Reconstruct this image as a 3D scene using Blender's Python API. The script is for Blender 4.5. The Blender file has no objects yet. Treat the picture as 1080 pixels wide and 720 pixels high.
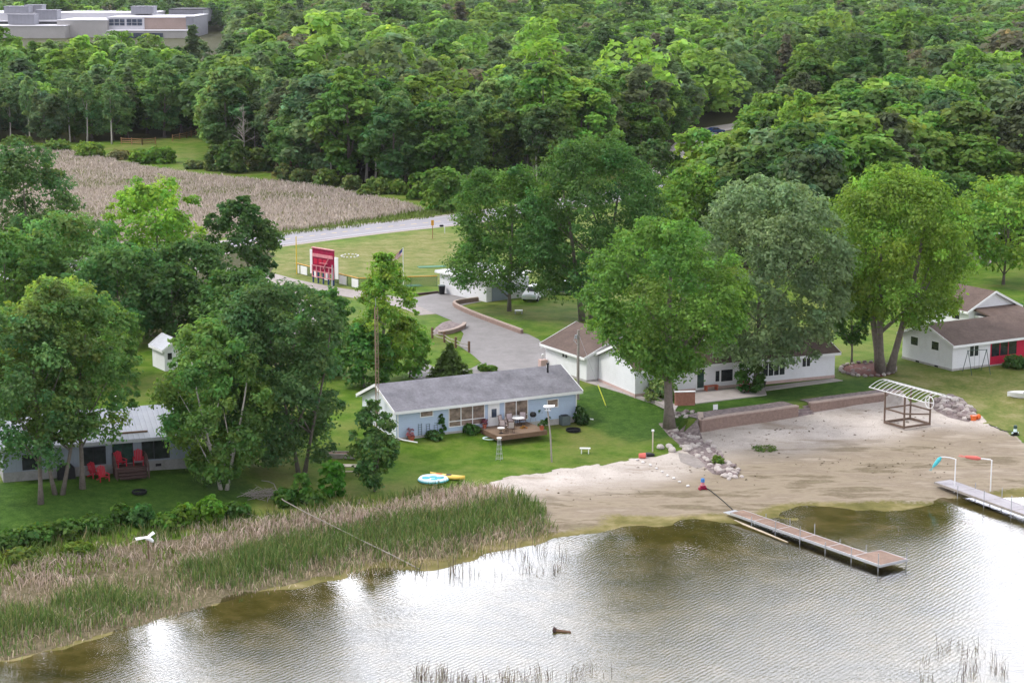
import bpy, math, random
import numpy as np
from mathutils import Vector, Matrix
R = math.radians
rng = np.random.default_rng(7)
random.seed(7)
scene = bpy.context.scene
COL = scene.collection

# ------------------------------------------------------------------ camera geometry (70 mm lens on a drone, 41.5 m above the lake)
TH, CH, FPX = R(10.8), 41.5, 2100.0
CT, ST = math.cos(TH), math.sin(TH)
def ray(px, py):
    a = (px - 540.0) / FPX; b = (py - 360.0) / FPX
    return Vector((a, CT - b * ST, -ST - b * CT))
def P(px, py, z=2.0):
    d = ray(px, py); t = (z - CH) / d.z
    return Vector((d.x * t, d.y * t, z))
def ppm(p):                                   # pixels per metre of the photograph at a point
    return FPX / (p.y * CT + (CH - p.z) * ST)

# ------------------------------------------------------------------ terrain
_sh = [(-300, 735), (-60, 712), (0, 697), (60, 686), (120, 668), (180, 652), (260, 628), (330, 612), (440, 601), (500, 590), (560, 575), (600, 563),
       (660, 556), (770, 549), (850, 541), (930, 537), (985, 534), (1020, 528), (1080, 520), (1250, 512)]
SHW = [P(x, y, 0.0) for x, y in _sh]
SHX = np.array([p.x for p in SHW]); SHY = np.array([p.y for p in SHW])
def fnoise(x, y, s, seed=0.0):
    x = np.asarray(x) / s + seed * 13.7; y = np.asarray(y) / s + seed * 7.3
    return (np.sin(x * 1.0 + 1.7 * np.sin(y * 0.9)) + np.sin(y * 1.3 + 1.4 * np.sin(x * 1.1 + 2.0)) + 0.6 * np.sin(2.3 * x + 1.9 * y + np.sin(y * 3.1))
            + 0.5 * np.sin(3.1 * y - 2.7 * x + 1.2 * np.sin(2.2 * x))) / 3.1
def inpoly(x, y, poly):
    x = np.asarray(x, float); y = np.asarray(y, float)
    ins = np.zeros(x.shape, bool); n = len(poly)
    for i in range(n):
        x1, y1 = poly[i][0], poly[i][1]; x2, y2 = poly[(i + 1) % n][0], poly[(i + 1) % n][1]
        c = ((y1 > y) != (y2 > y))
        with np.errstate(divide='ignore', invalid='ignore'):
            xi = (x2 - x1) * (y - y1) / (y2 - y1 + 1e-12) + x1
        ins ^= c & (x < xi)
    return ins
def shore_d(x, y):
    x = np.asarray(x, float); y = np.asarray(y, float)
    return y - np.interp(x, SHX, SHY) + 0.5 * fnoise(x, y, 3.0, 1) + 0.25 * fnoise(x, y, 0.9, 5)
def sstep(a, b, t):
    t = np.clip((t - a) / (b - a), 0, 1); return t * t * (3 - 2 * t)
WALL_PX = [(740, 455), (765, 450.5), (800, 446), (841, 440), (853, 437.5), (900, 431), (932, 427)]
WALLW = [P(x, y, 1.0) for x, y in WALL_PX]
UPPER = [(p.x, p.y + 0.55) for p in WALLW] + [(p.x, p.y) for p in (P(953, 420), P(965, 400), P(960, 380), P(700, 380), P(706, 440), P(730, 449, 1.6))]
def tz(x, y):
    x = np.asarray(x, float); y = np.asarray(y, float)
    d = shore_d(x, y)
    z = np.where(d < 0, np.maximum(-1.3, 0.045 * d), 0.0)
    z = z + np.where(d > 0, 1.0 * np.clip(d / 27.0, 0, 1) + 1.0 * sstep(25, 38, d), 0)
    z = np.where(d > 38, 2.0, z)
    fl = np.exp(-((d - 0.5) / 6.0) ** 2)
    z = z + fl * (0.12 * fnoise(x, y, 2.4, 2) + 0.03 * fnoise(x, y, 0.8, 3)) * (0.5 + 0.5 * (x > 10))
    z = z + 0.05 * fnoise(x, y, 6, 4) * sstep(4, 12, d) * (1 - sstep(28, 36, d))
    z = np.where(inpoly(x, y, UPPER), 2.0, z)
    z = z + sstep(1080, 1700, y) * 13.0
    return z
def G(px, py, dz=0.0):                        # the point of the terrain seen at a pixel
    z = 1.5
    for _ in range(12):
        p = P(px, py, z); z = float(tz(p.x, p.y))
    p = P(px, py, z); p.z += dz
    return p
def poly(pts): return [(p.x, p.y) for p in (G(*q) for q in pts)]

# ------------------------------------------------------------------ objects
def tag(o, label=None, cat=None, group=None, kind=None):
    if label: o['label'] = label
    if cat: o['category'] = cat
    if group: o['group'] = group
    if kind: o['kind'] = kind
    return o
def empty(name, loc, rz=0.0, label=None, cat=None, group=None):
    o = bpy.data.objects.new(name, None); COL.objects.link(o)
    o.empty_display_size = 0.3
    o.location = loc; o.rotation_euler = (0, 0, rz)
    return tag(o, label, cat, group)
def copy_tree(o, parent=None):
    c = o.copy(); COL.objects.link(c); c.parent = parent
    for ch in list(o.children): copy_tree(ch, c)
    return c
def delete_tree(o):
    for ch in list(o.children): delete_tree(ch)
    bpy.data.objects.remove(o)

class MB:
    def __init__(s): s.v = []; s.f = []; s.m = []
    def add(s, vs, fs, m=0):
        b = len(s.v); s.v += [tuple(v) for v in vs]; s.f += [tuple(i + b for i in f) for f in fs]; s.m += [m] * len(fs); return s
    def box(s, x0, x1, y0, y1, z0, z1, m=0, M=None):
        vs = [Vector(p) for p in ((x0,y0,z0),(x1,y0,z0),(x1,y1,z0),(x0,y1,z0),(x0,y0,z1),(x1,y0,z1),(x1,y1,z1),(x0,y1,z1))]
        if M is not None: vs = [M @ v for v in vs]
        return s.add(vs, [(0,3,2,1),(4,5,6,7),(0,1,5,4),(1,2,6,5),(2,3,7,6),(3,0,4,7)], m)
    def prism(s, pts, z0, z1, m=0):            # vertical prism from a 2-D outline (counter-clockwise)
        n = len(pts)
        vs = [(p[0], p[1], z0) for p in pts] + [(p[0], p[1], z1) for p in pts]
        fs = [tuple(range(n - 1, -1, -1)), tuple(range(n, 2 * n))] + [(i, (i + 1) % n, n + (i + 1) % n, n + i) for i in range(n)]
        return s.add(vs, fs, m)
    def loft(s, rings, cap=True, m=0):
        n = len(rings[0]); vs = [p for r in rings for p in r]; fs = []
        for k in range(len(rings) - 1):
            for i in range(n):
                j = (i + 1) % n; fs.append((k*n+i, k*n+j, (k+1)*n+j, (k+1)*n+i))
        if cap: fs += [tuple(range(n - 1, -1, -1)), tuple(range((len(rings)-1)*n, len(rings)*n))]
        return s.add(vs, fs, m)
    def tube(s, pts, r, n=8, m=0, cap=True):
        pts = [Vector(p) for p in pts]; k = len(pts)
        rs = r if isinstance(r, (list, tuple)) else [r] * k
        rings = []; ref = None
        for i, p in enumerate(pts):
            d = (pts[min(i+1, k-1)] - pts[max(i-1, 0)])
            d = d.normalized() if d.length > 1e-9 else Vector((0, 0, 1))
            if ref is None: ref = Vector((1, 0, 0)) if abs(d.x) < 0.8 else Vector((0, 1, 0))
            a = (ref - d * ref.dot(d)).normalized(); b = d.cross(a); ref = a
            rings.append([p + (a * math.cos(t) + b * math.sin(t)) * rs[i] for t in [2 * math.pi * j / n for j in range(n)]])
        return s.loft(rings, cap, m)
    def bar(s, a, b, w, h=None, m=0):          # rectangular bar between two points
        a = Vector(a); b = Vector(b); h = h or w; d = (b - a).normalized()
        up = Vector((0, 0, 1)) if abs(d.z) < 0.95 else Vector((0, 1, 0))
        x = d.cross(up).normalized() * (w / 2); y = x.cross(d).normalized() * (h / 2)
        return s.loft([[a - x - y, a + x - y, a + x + y, a - x + y], [b - x - y, b + x - y, b + x + y, b - x + y]], True, m)
    def ball(s, c, rx, ry=None, rz=None, seg=10, rg=6, m=0, jit=0.0):
        ry = ry or rx; rz = rz or rx; c = Vector(c); rings = []
        for i in range(1, rg):
            t = math.pi * i / rg
            rings.append([c + Vector((rx*math.sin(t)*math.cos(2*math.pi*j/seg)*(1+random.uniform(-jit,jit)), ry*math.sin(t)*math.sin(2*math.pi*j/seg)*(1+random.uniform(-jit,jit)), -rz*math.cos(t)*(1+random.uniform(-jit,jit)))) for j in range(seg)])
        return s.loft(rings, True, m)
    def build(s, name, mats, parent=None, smooth=False, bevel=0.0, loc=None, rz=None):
        me = bpy.data.meshes.new(name); me.from_pydata(s.v, [], s.f)
        mats = mats if isinstance(mats, (list, tuple)) else [mats]
        for mt in mats: me.materials.append(mt)
        me.polygons.foreach_set('material_index', s.m)
        if smooth: me.polygons.foreach_set('use_smooth', [True] * len(s.f))
        me.validate(); me.update()
        o = bpy.data.objects.new(name, me); COL.objects.link(o)
        if parent: o.parent = parent
        if loc is not None: o.location = loc
        if rz is not None: o.rotation_euler.z = rz
        if bevel > 0:
            b = o.modifiers.new('bevel', 'BEVEL'); b.width = bevel; b.segments = 2; b.limit_method = 'ANGLE'
        return o

def mesh_np(name, V, F, mats, col=None, mi=None, smooth=False):
    me = bpy.data.meshes.new(name); k = F.shape[1]; n = len(F)
    me.vertices.add(len(V)); me.vertices.foreach_set('co', np.ascontiguousarray(V, np.float32).ravel())
    me.loops.add(n * k); me.loops.foreach_set('vertex_index', np.ascontiguousarray(F, np.int32).ravel())
    me.polygons.add(n); me.polygons.foreach_set('loop_start', np.arange(0, n * k, k, dtype=np.int32))
    for mt in (mats if isinstance(mats, (list, tuple)) else [mats]): me.materials.append(mt)
    if mi is not None: me.polygons.foreach_set('material_index', np.ascontiguousarray(mi, np.int32))
    me.update(calc_edges=True)
    if smooth: me.polygons.foreach_set('use_smooth', np.ones(n, bool))
    if col is not None:
        a = me.attributes.new('col', 'FLOAT_COLOR', 'POINT')
        c = np.ones((len(V), 4), np.float32); c[:, :3] = col; a.data.foreach_set('color', c.ravel())
    return me
def add_obj(name, me, parent=None, loc=None):
    o = bpy.data.objects.new(name, me); COL.objects.link(o)
    if parent: o.parent = parent
    if loc is not None: o.location = loc
    return o

# ------------------------------------------------------------------ materials
def nt(name):
    m = bpy.data.materials.new(name); m.use_nodes = True; t = m.node_tree; t.nodes.clear()
    return m, t, t.nodes, t.links
def N(t, typ, **kw):
    n = t.nodes.new(typ)
    for k, v in kw.items():
        if k in n.inputs: n.inputs[k].default_value = v
        else: setattr(n, k, v)
    return n
def rgba(c): return (c[0], c[1], c[2], 1.0)
def mixc(t, fac, a, b, blend='MIX'):
    n = t.nodes.new('ShaderNodeMix'); n.data_type = 'RGBA'; n.blend_type = blend
    for i, v in ((0, fac), (6, a), (7, b)):
        if isinstance(v, (int, float)): n.inputs[i].default_value = v
        elif isinstance(v, tuple): n.inputs[i].default_value = rgba(v) if len(v) == 3 else v
        else: t.links.new(v, n.inputs[i])
    return n.outputs[2]
def ramp(t, src, stops):
    n = t.nodes.new('ShaderNodeValToRGB'); e = n.color_ramp.elements
    while len(e) < len(stops): e.new(0.5)
    for el, (p, c) in zip(e, stops):
        el.position = p; el.color = rgba(c) if isinstance(c, tuple) else (c, c, c, 1)
    t.links.new(src, n.inputs[0]); return n.outputs[0]
def math_(t, op, a, b=0.0):
    n = t.nodes.new('ShaderNodeMath'); n.operation = op
    for i, v in ((0, a), (1, b)):
        if isinstance(v, (int, float)): n.inputs[i].default_value = v
        else: t.links.new(v, n.inputs[i])
    return n.outputs[0]
def noise(t, vec, scale, detail=4.0, rough=0.6):
    n = N(t, 'ShaderNodeTexNoise', Scale=scale, Detail=detail, Roughness=rough)
    if vec is not None: t.links.new(vec, n.inputs['Vector'])
    return n.outputs['Fac']
def vmap(t, src, scale=(1,1,1), rot=(0,0,0)):
    n = N(t, 'ShaderNodeMapping'); n.inputs['Scale'].default_value = scale; n.inputs['Rotation'].default_value = rot
    t.links.new(src, n.inputs['Vector']); return n.outputs[0]

def mat(name, col, rough=0.6, var=0.15, scale=3.0, bump=0.0, bscale=None, lines=None, metal=0.0, spec=0.12, dirt=None):
    """painted / wooden / mineral surface: base colour broken up by two noises; lines=(axis, per metre, depth) adds grooves (siding, shingles, boards)"""
    m, t, ns, ln = nt(name)
    out = N(t, 'ShaderNodeOutputMaterial'); b = N(t, 'ShaderNodeBsdfPrincipled', Roughness=rough, Metallic=metal)
    b.inputs['Specular IOR Level'].default_value = spec
    tc = N(t, 'ShaderNodeTexCoord').outputs['Object']
    n1 = noise(t, tc, scale, 6.0, 0.65); n2 = noise(t, tc, scale * 7.3, 3.0)
    f = math_(t, 'ADD', math_(t, 'MULTIPLY', n1, 0.6), math_(t, 'MULTIPLY', n2, 0.4))
    lo = tuple(c * (1 - 1.6 * var) for c in col); hi = tuple(min(1, c * (1 + 1.4 * var)) for c in col)
    c = ramp(t, f, [(0.3, lo), (0.7, hi)])
    if dirt:
        d = ramp(t, noise(t, tc, dirt[1], 5.0, 0.7), [(0.5, 0.0), (0.68, 1.0)])
        c = mixc(t, math_(t, 'MULTIPLY', d, dirt[2]), c, dirt[0])
    h = n2
    if lines:
        ax, per, dep = lines
        sx = N(t, 'ShaderNodeSeparateXYZ'); ln.new(tc, sx.inputs[0])
        fr = math_(t, 'FRACT', math_(t, 'MULTIPLY', sx.outputs['XYZ'.index(ax)], per))
        g = ramp(t, fr, [(0.0, 0.0), (0.14, 1.0), (1.0, 0.75)])
        c = mixc(t, math_(t, 'MULTIPLY', math_(t, 'SUBTRACT', 1.0, g), dep), c, tuple(x * 0.35 for x in col))
        h = g
    ln.new(c, b.inputs['Base Color'])
    if bump or lines:
        bp = N(t, 'ShaderNodeBump', Strength=bump or 0.4, Distance=0.03)
        ln.new(h if lines else noise(t, tc, bscale or scale * 4, 5.0), bp.inputs['Height']); ln.new(bp.outputs[0], b.inputs['Normal'])
    ln.new(b.outputs[0], out.inputs[0]); return m

def leaf_mat(name, trans=0.3, sheen=0.05):
    m, t, ns, ln = nt(name)
    out = N(t, 'ShaderNodeOutputMaterial')
    at = N(t, 'ShaderNodeAttribute', attribute_name='col'); oi = N(t, 'ShaderNodeObjectInfo')
    c = mixc(t, 1.0, at.outputs['Color'], oi.outputs['Color'], 'MULTIPLY')
    df = N(t, 'ShaderNodeBsdfDiffuse'); tr = N(t, 'ShaderNodeBsdfTranslucent'); gl = N(t, 'ShaderNodeBsdfGlossy', Roughness=0.45)
    gl.inputs['Color'].default_value = (0.8, 0.85, 0.8, 1)
    ln.new(c, df.inputs[0]); ln.new(mixc(t, 1.0, c, (1.25, 1.2, 0.8), 'MULTIPLY'), tr.inputs[0])
    m1 = N(t, 'ShaderNodeMixShader', Fac=trans); ln.new(df.outputs[0], m1.inputs[1]); ln.new(tr.outputs[0], m1.inputs[2])
    m2 = N(t, 'ShaderNodeMixShader', Fac=sheen); ln.new(m1.outputs[0], m2.inputs[1]); ln.new(gl.outputs[0], m2.inputs[2])
    ln.new(m2.outputs[0], out.inputs[0]); return m

M = {}
def defm(k, *a, **kw): M[k] = mat(k, *a, **kw)
LEAF = leaf_mat('foliage', 0.45, 0.015); REED = leaf_mat('reed_blades', 0.15, 0.02)
defm('bark', (0.17, 0.145, 0.125), 0.9, 0.3, 3, 0.8, 14)
defm('birch', (0.52, 0.48, 0.43), 0.8, 0.2, 3, 0.3, dirt=((0.06,0.05,0.045), 6.0, 0.8))
defm('pinebark', (0.13, 0.085, 0.065), 0.9, 0.25, 3, 0.7, 14)
defm('deadwood', (0.30, 0.27, 0.24), 0.9, 0.2, 3, 0.4)
defm('white_siding', (0.78, 0.78, 0.80), 0.55, 0.04, 0.7, 0.25, lines=('Z', 5.0, 0.25), dirt=((0.6,0.6,0.58), 0.8, 0.3))
defm('blue_siding', (0.46, 0.56, 0.71), 0.55, 0.05, 0.8, 0.25, lines=('Z', 5.5, 0.25), dirt=((0.42,0.47,0.56), 0.7, 0.35))
defm('pale_siding', (0.70, 0.74, 0.80), 0.55, 0.04, 0.8, 0.25, lines=('Z', 5.5, 0.25), dirt=((0.55,0.58,0.6), 0.7, 0.3))
defm('cabin_block', (0.27, 0.265, 0.26), 0.85, 0.15, 2.0, 0.3, dirt=((0.16,0.15,0.14), 1.5, 0.5))  # darker copy of block: tree shade on the cabin put into the colour
defm('cabin_wall', (0.25, 0.285, 0.33), 0.6, 0.06, 0.8, 0.2, lines=('X', 3.0, 0.25))  # tree shade over the cabin front is put into this darker colour
defm('block', (0.42, 0.40, 0.38), 0.85, 0.15, 2.0, 0.3, dirt=((0.25,0.23,0.2), 1.5, 0.5))
defm('pink_base', (0.52, 0.38, 0.34), 0.8, 0.1, 2.0, 0.3)
defm('white_paint', (0.80, 0.80, 0.80), 0.45, 0.05, 2.0)
defm('red_siding', (0.52, 0.022, 0.06), 0.5, 0.08, 1.2, 0.2, lines=('X', 3.3, 0.3))
defm('grey_shingle', (0.215, 0.21, 0.23), 0.9, 0.24, 0.7, 0.5, lines=('Z', 14.0, 0.25), dirt=((0.12,0.115,0.125), 0.55, 0.6))
defm('brown_shingle', (0.13, 0.094, 0.078), 0.9, 0.22, 0.7, 0.5, lines=('Z', 14.0, 0.25), dirt=((0.10,0.07,0.064), 0.5, 0.6))
defm('metal_roof', (0.34, 0.36, 0.40), 0.5, 0.05, 0.6, 0.6, lines=('X', 2.4, 0.5), metal=0.25, dirt=((0.5,0.5,0.52), 0.4, 0.4))
defm('asphalt_roof', (0.55, 0.55, 0.56), 0.8, 0.08, 0.4)
defm('concrete', (0.40, 0.36, 0.345), 0.9, 0.12, 1.2, 0.2, dirt=((0.28,0.25,0.23), 0.9, 0.5))
defm('brick', (0.36, 0.17, 0.125), 0.9, 0.25, 4.0, 0.4, lines=('Z', 10.0, 0.4))
defm('wall_block', (0.28, 0.20, 0.165), 0.9, 0.22, 4.0, 0.5, lines=('Z', 6.5, 0.5), dirt=((0.24,0.17,0.15), 1.2, 0.55))
defm('wall_cap', (0.42, 0.33, 0.285), 0.9, 0.15, 3.0, 0.3)
defm('deck_wood', (0.235, 0.165, 0.115), 0.75, 0.15, 1.6, 0.3, lines=('X', 7.0, 0.5))
defm('dock_brown', (0.25, 0.170, 0.130), 0.75, 0.22, 1.2, 0.3, lines=('X', 7.0, 0.55), dirt=((0.37,0.265,0.20), 0.9, 0.6))
defm('dock_grey', (0.38, 0.36, 0.38), 0.8, 0.15, 1.2, 0.3, lines=('X', 7.0, 0.5))
defm('grey_wood', (0.30, 0.27, 0.24), 0.85, 0.2, 3.0, 0.4)
defm('pale_wood', (0.52, 0.45, 0.35), 0.8, 0.18, 2.5, 0.3)
defm('brown_wood', (0.17, 0.105, 0.07), 0.8, 0.2, 3.0, 0.4)
defm('fence_wood', (0.30, 0.165, 0.085), 0.8, 0.2, 3.0, 0.4)
defm('dark_steps', (0.085, 0.052, 0.047), 0.8, 0.2, 3.0, 0.3)
defm('aluminium', (0.62, 0.63, 0.66), 0.4, 0.06, 3.0, metal=0.6)
defm('galv', (0.42, 0.43, 0.45), 0.5, 0.12, 3.0, metal=0.5)
defm('rust', (0.33, 0.23, 0.17), 0.85, 0.25, 5.0)
defm('rusty_steel', (0.15, 0.105, 0.08), 0.8, 0.2, 5.0)
defm('black', (0.02, 0.02, 0.022), 0.5, 0.2, 4.0)
defm('dark_green_metal', (0.05, 0.085, 0.075), 0.5, 0.15, 4.0)
defm('ac_grey', (0.13, 0.16, 0.16), 0.6, 0.15, 4.0, lines=('Z', 18.0, 0.6))
defm('red_plastic', (0.46, 0.03, 0.05), 0.5, 0.08, 3.0)
defm('orange_plastic', (0.70, 0.15, 0.04), 0.45, 0.08, 3.0)
defm('blue_plastic', (0.06, 0.20, 0.48), 0.45, 0.1, 3.0)
defm('maroon', (0.30, 0.012, 0.055), 0.6, 0.2, 1.5)
defm('pink_panel', (0.62, 0.24, 0.27), 0.6, 0.25, 2.5)
defm('yellow', (0.72, 0.50, 0.06), 0.5, 0.08, 3.0)
defm('hiviz', (0.70, 0.72, 0.10), 0.5, 0.06, 3.0)
defm('orange_yellow', (0.62, 0.31, 0.05), 0.5, 0.08, 3.0)
defm('teal', (0.03, 0.42, 0.50), 0.45, 0.12, 3.0)
defm('aqua_white', (0.72, 0.88, 0.90), 0.4, 0.05, 3.0)
defm('yellow_board', (0.84, 0.58, 0.13), 0.4, 0.06, 2.0)
defm('coral', (0.66, 0.17, 0.14), 0.6, 0.08, 2.0)
defm('sock_teal', (0.10, 0.52, 0.58), 0.6, 0.1, 2.0)
defm('cushion', (0.48, 0.40, 0.40), 0.9, 0.1, 4.0)
defm('stone_a', (0.36, 0.31, 0.29), 0.9, 0.3, 3.0, 0.4)
defm('stone_b', (0.25, 0.20, 0.195), 0.9, 0.3, 3.0, 0.4)
defm('stone_c', (0.50, 0.45, 0.42), 0.9, 0.2, 3.0, 0.4)
defm('stone_white', (0.72, 0.70, 0.68), 0.8, 0.1, 3.0)
defm('gravel', (0.235, 0.19, 0.185), 0.95, 0.5, 2.5, 0.6, 12)
defm('mulch', (0.13, 0.055, 0.045), 0.95, 0.5, 3.0, 0.6, 12)
defm('terracotta', (0.42, 0.12, 0.07), 0.8, 0.2, 3.0)
defm('curtain', (0.36, 0.27, 0.22), 0.35, 0.35, 1.1)
defm('flag_red', (0.42, 0.05, 0.07), 0.8, 0.1, 3.0)
defm('flag_blue', (0.06, 0.07, 0.20), 0.8, 0.1, 3.0)
defm('car_white', (0.72, 0.73, 0.75), 0.25, 0.03, 1.0)
defm('car_silver', (0.30, 0.32, 0.35), 0.25, 0.03, 1.0, metal=0.5)
defm('car_blue', (0.03, 0.055, 0.16), 0.25, 0.05, 1.0)
defm('school_wall', (0.40, 0.38, 0.37), 0.8, 0.07, 0.15)
defm('school_brick', (0.33, 0.25, 0.22), 0.85, 0.08, 0.15)
defm('school_grey', (0.25, 0.25, 0.28), 0.7, 0.08, 0.1, lines=('X', 0.5, 0.25))
defm('school_white', (0.55, 0.54, 0.57), 0.7, 0.05, 0.05)
defm('tar', (0.05, 0.05, 0.055), 0.9, 0.2, 1.0)
def glass_mat(name, col, rough=0.08):
    m, t, ns, ln = nt(name)
    out = N(t, 'ShaderNodeOutputMaterial'); b = N(t, 'ShaderNodeBsdfPrincipled', Roughness=rough)
    tc = N(t, 'ShaderNodeTexCoord').outputs['Object']
    c = ramp(t, noise(t, vmap(t, tc, (1.1, 1.1, 1.6)), 1.2, 3.0), [(0.35, tuple(x * 0.35 for x in col)), (0.65, col)])
    ln.new(c, b.inputs['Base Color']); ln.new(b.outputs[0], out.inputs[0]); return m
M['glass'] = glass_mat('glass', (0.035, 0.04, 0.045))
M['glass_green'] = glass_mat('glass_green', (0.03, 0.07, 0.06))
M['glass_brown'] = glass_mat('glass_brown', (0.33, 0.245, 0.20), 0.15)
M['glass_blue'] = glass_mat('glass_blue', (0.07, 0.09, 0.14))
# ------------------------------------------------------------------ ground sheet
def lines_1d(segs):
    out = []
    for a, b, st in segs: out += list(np.arange(a, b, st))
    out.append(segs[-1][1]); return np.array(out)
gx = lines_1d([(-3000, -600, 240), (-600, -200, 40), (-200, -70, 8), (-70, -46, 1.5), (-46, 50, 0.5), (50, 72, 1.5), (72, 200, 8), (200, 600, 40), (600, 3000, 240)])
gy = lines_1d([(-600, 60, 60), (60, 96, 4), (96, 200, 0.45), (200, 320, 1.5), (320, 520, 5), (520, 1100, 20), (1100, 2200, 70), (2200, 5200, 300)])
GX, GY = np.meshgrid(gx, gy); nx, ny = len(gx), len(gy)
GZ = tz(GX, GY)
V = np.stack([GX, GY, GZ], -1).reshape(-1, 3)
ii = (np.arange(ny - 1)[:, None] * nx + np.arange(nx - 1)[None, :]).ravel()
F = np.stack([ii, ii + 1, ii + 1 + nx, ii + nx], 1)
X, Y = V[:, 0], V[:, 1]
JX = X + 0.55 * fnoise(X, Y, 1.9, 11) + 0.25 * fnoise(X, Y, 0.7, 12); JY = Y + 0.55 * fnoise(X, Y, 1.7, 13) + 0.25 * fnoise(X, Y, 0.6, 14)
D0 = shore_d(X, Y)
SAND = poly([(488, 517), (530, 506), (560, 499), (600, 494), (640, 488), (672, 483), (700, 479), (728, 472)]) + [(p.x, p.y + (.6 if i else 1.5)) for i, p in enumerate(WALLW)] + poly([(960, 424), (1000, 426), (1030, 438), (1062, 457), (1100, 476), (1200, 500)]) + [(p.x, p.y) for p in (P(1250, 560, 0), P(900, 590, 0), P(620, 590, 0), P(590, 566, 0), P(560, 548, 0.3), P(525, 530, .6))]
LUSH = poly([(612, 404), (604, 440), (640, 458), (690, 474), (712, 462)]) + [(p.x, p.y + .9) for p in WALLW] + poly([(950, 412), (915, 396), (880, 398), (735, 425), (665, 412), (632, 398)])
DRY = poly([(925, 398), (960, 395), (1004, 394), (1100, 382), (1160, 440), (1100, 472), (1062, 454), (1025, 436), (1000, 424), (970, 410)])
DRY2 = poly([(285, 268), (480, 240), (505, 262), (440, 290), (340, 300), (285, 285)])
MARSH = poly([(-120, 150), (-40, 152), (60, 157), (120, 170), (205, 184), (330, 196), (420, 212), (446, 221), (400, 230), (340, 239), (285, 245), (200, 254), (60, 262), (-120, 250)])
CABIN_SHADE = poly([(-60, 512), (10, 508), (205, 494), (262, 500), (285, 520), (262, 545), (180, 556), (60, 572), (-60, 580)])  # cabin lawn, darkened to paint in the shade of its trees
FOREST = [(p.x, p.y) for p in (P(-300, 150), P(60, 151), P(125, 149), P(215, 143), P(235, 170), P(300, 186), P(420, 203), P(500, 199), P(600, 189), P(700, 176), P(735, 150), P(820, 118))] + [(400, 700), (700, 1500), (2500, 5300), (-2500, 5300), (-600, 700)]
FOREST2 = poly([(690, 228), (715, 205), (800, 178), (860, 152), (1300, 135), (1300, 258), (1010, 258), (900, 292), (800, 292), (720, 258)])
FLEFT = poly([(-100, 255), (60, 250), (285, 262), (292, 300), (310, 340), (330, 380), (250, 390), (150, 352), (90, 402), (40, 430), (-100, 430)])
DIRT = poly([(692, 188), (700, 172), (742, 152), (748, 160), (722, 182), (705, 192)])
MUDREED = poly([(-120, 600), (0, 592), (120, 577), (300, 549), (420, 532), (500, 513), (560, 540), (590, 562), (600, 575), (440, 612), (260, 640), (60, 705), (-120, 720)])
def im(pl, jx=None): return inpoly(JX if jx is None else jx, JY, pl).astype(float)
sand = im(SAND); wet = np.where(sand > 0, sstep(15, 7.0, D0 - 8 * sstep(4, 26, X) + 2.6 * fnoise(X, Y, 5, 21)), 0)
wet = np.where(D0 < 1.5, 1.0, wet); mudr = np.maximum(im(MUDREED), ((D0 < 3) & (X < 4)).astype(float)) * (D0 > -2)
water = np.where(D0 < 0.4, 1.0, .85 * sstep(4.5, 0.0, D0 + 1.3 * fnoise(X, Y, 3, 23)) * (X > -12))
marsh = im(MARSH); forest = np.maximum(np.maximum(im(FOREST), im(FOREST2)), im(FLEFT)); dirt = im(DIRT)
dry = np.maximum(im(DRY) * 0.8, im(DRY2) * 0.75); lush = np.maximum(im(LUSH), .8 * im(CABIN_SHADE))
me = mesh_np('ground', V, F, [])
def blur(pl, r, k=14):
    gg = np.random.default_rng(3); acc = np.zeros(len(X))
    for _ in range(k): dx, dy = gg.normal(0, r, 2); acc += inpoly(JX + dx, JY + dy, pl)
    return acc / k
lush = np.maximum(blur(LUSH, 2.8, 30), .8 * blur(CABIN_SHADE, 1.6)); dry = np.maximum(.8 * blur(DRY, 2.0), .75 * blur(DRY2, 2.5)); marsh = blur(MARSH, 1.5)  # lush: watered lawn, plus tree shade painted onto the cabin lawn
def attr(name, r, g, b):
    a = me.attributes.new(name, 'FLOAT_COLOR', 'POINT'); c = np.ones((len(V), 4), np.float32)
    c[:, 0] = r; c[:, 1] = g; c[:, 2] = b; a.data.foreach_set('color', c.ravel())
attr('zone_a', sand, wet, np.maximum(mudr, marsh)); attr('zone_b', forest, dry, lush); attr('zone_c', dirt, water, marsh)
me.polygons.foreach_set('use_smooth', np.ones(len(F), bool))

m, t, ns, ln = nt('ground_cover')
out = N(t, 'ShaderNodeOutputMaterial'); b = N(t, 'ShaderNodeBsdfPrincipled', Roughness=0.9); b.inputs['Specular IOR Level'].default_value = 0.04
tc = N(t, 'ShaderNodeTexCoord').outputs['Object']
def chan(nm):
    a = N(t, 'ShaderNodeAttribute', attribute_name=nm); s = N(t, 'ShaderNodeSeparateColor'); ln.new(a.outputs['Color'], s.inputs[0]); return s.outputs
za, zb, zc = chan('zone_a'), chan('zone_b'), chan('zone_c')
nf = noise(t, tc, 3.2, 6.0, 0.7); nm_ = noise(t, tc, 0.42, 5.0, 0.65); nl = noise(t, tc, 0.09, 4.0, 0.6); nx_ = noise(t, tc, 11.0, 4.0, 0.7)
def soft(mask, amt=0.5):                       # break a zone's edge with fine noise
    v = math_(t, 'ADD', mask, math_(t, 'MULTIPLY', math_(t, 'SUBTRACT', nf, 0.5), amt))
    return ramp(t, v, [(0.38, 0.0), (0.62, 1.0)])
n1_ = noise(t, tc, 1.3, 6.0, 0.78); nx_ = noise(t, tc, 7.5, 5.0, 0.8)
grass = ramp(t, math_(t, 'ADD', math_(t, 'MULTIPLY', nm_, 0.4), math_(t, 'ADD', math_(t, 'MULTIPLY', n1_, 0.3), math_(t, 'MULTIPLY', nx_, 0.3))), [(0.36, (0.034, 0.082, 0.008)), (0.5, (0.086, 0.158, 0.016)), (0.63, (0.158, 0.222, 0.036))])
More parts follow.
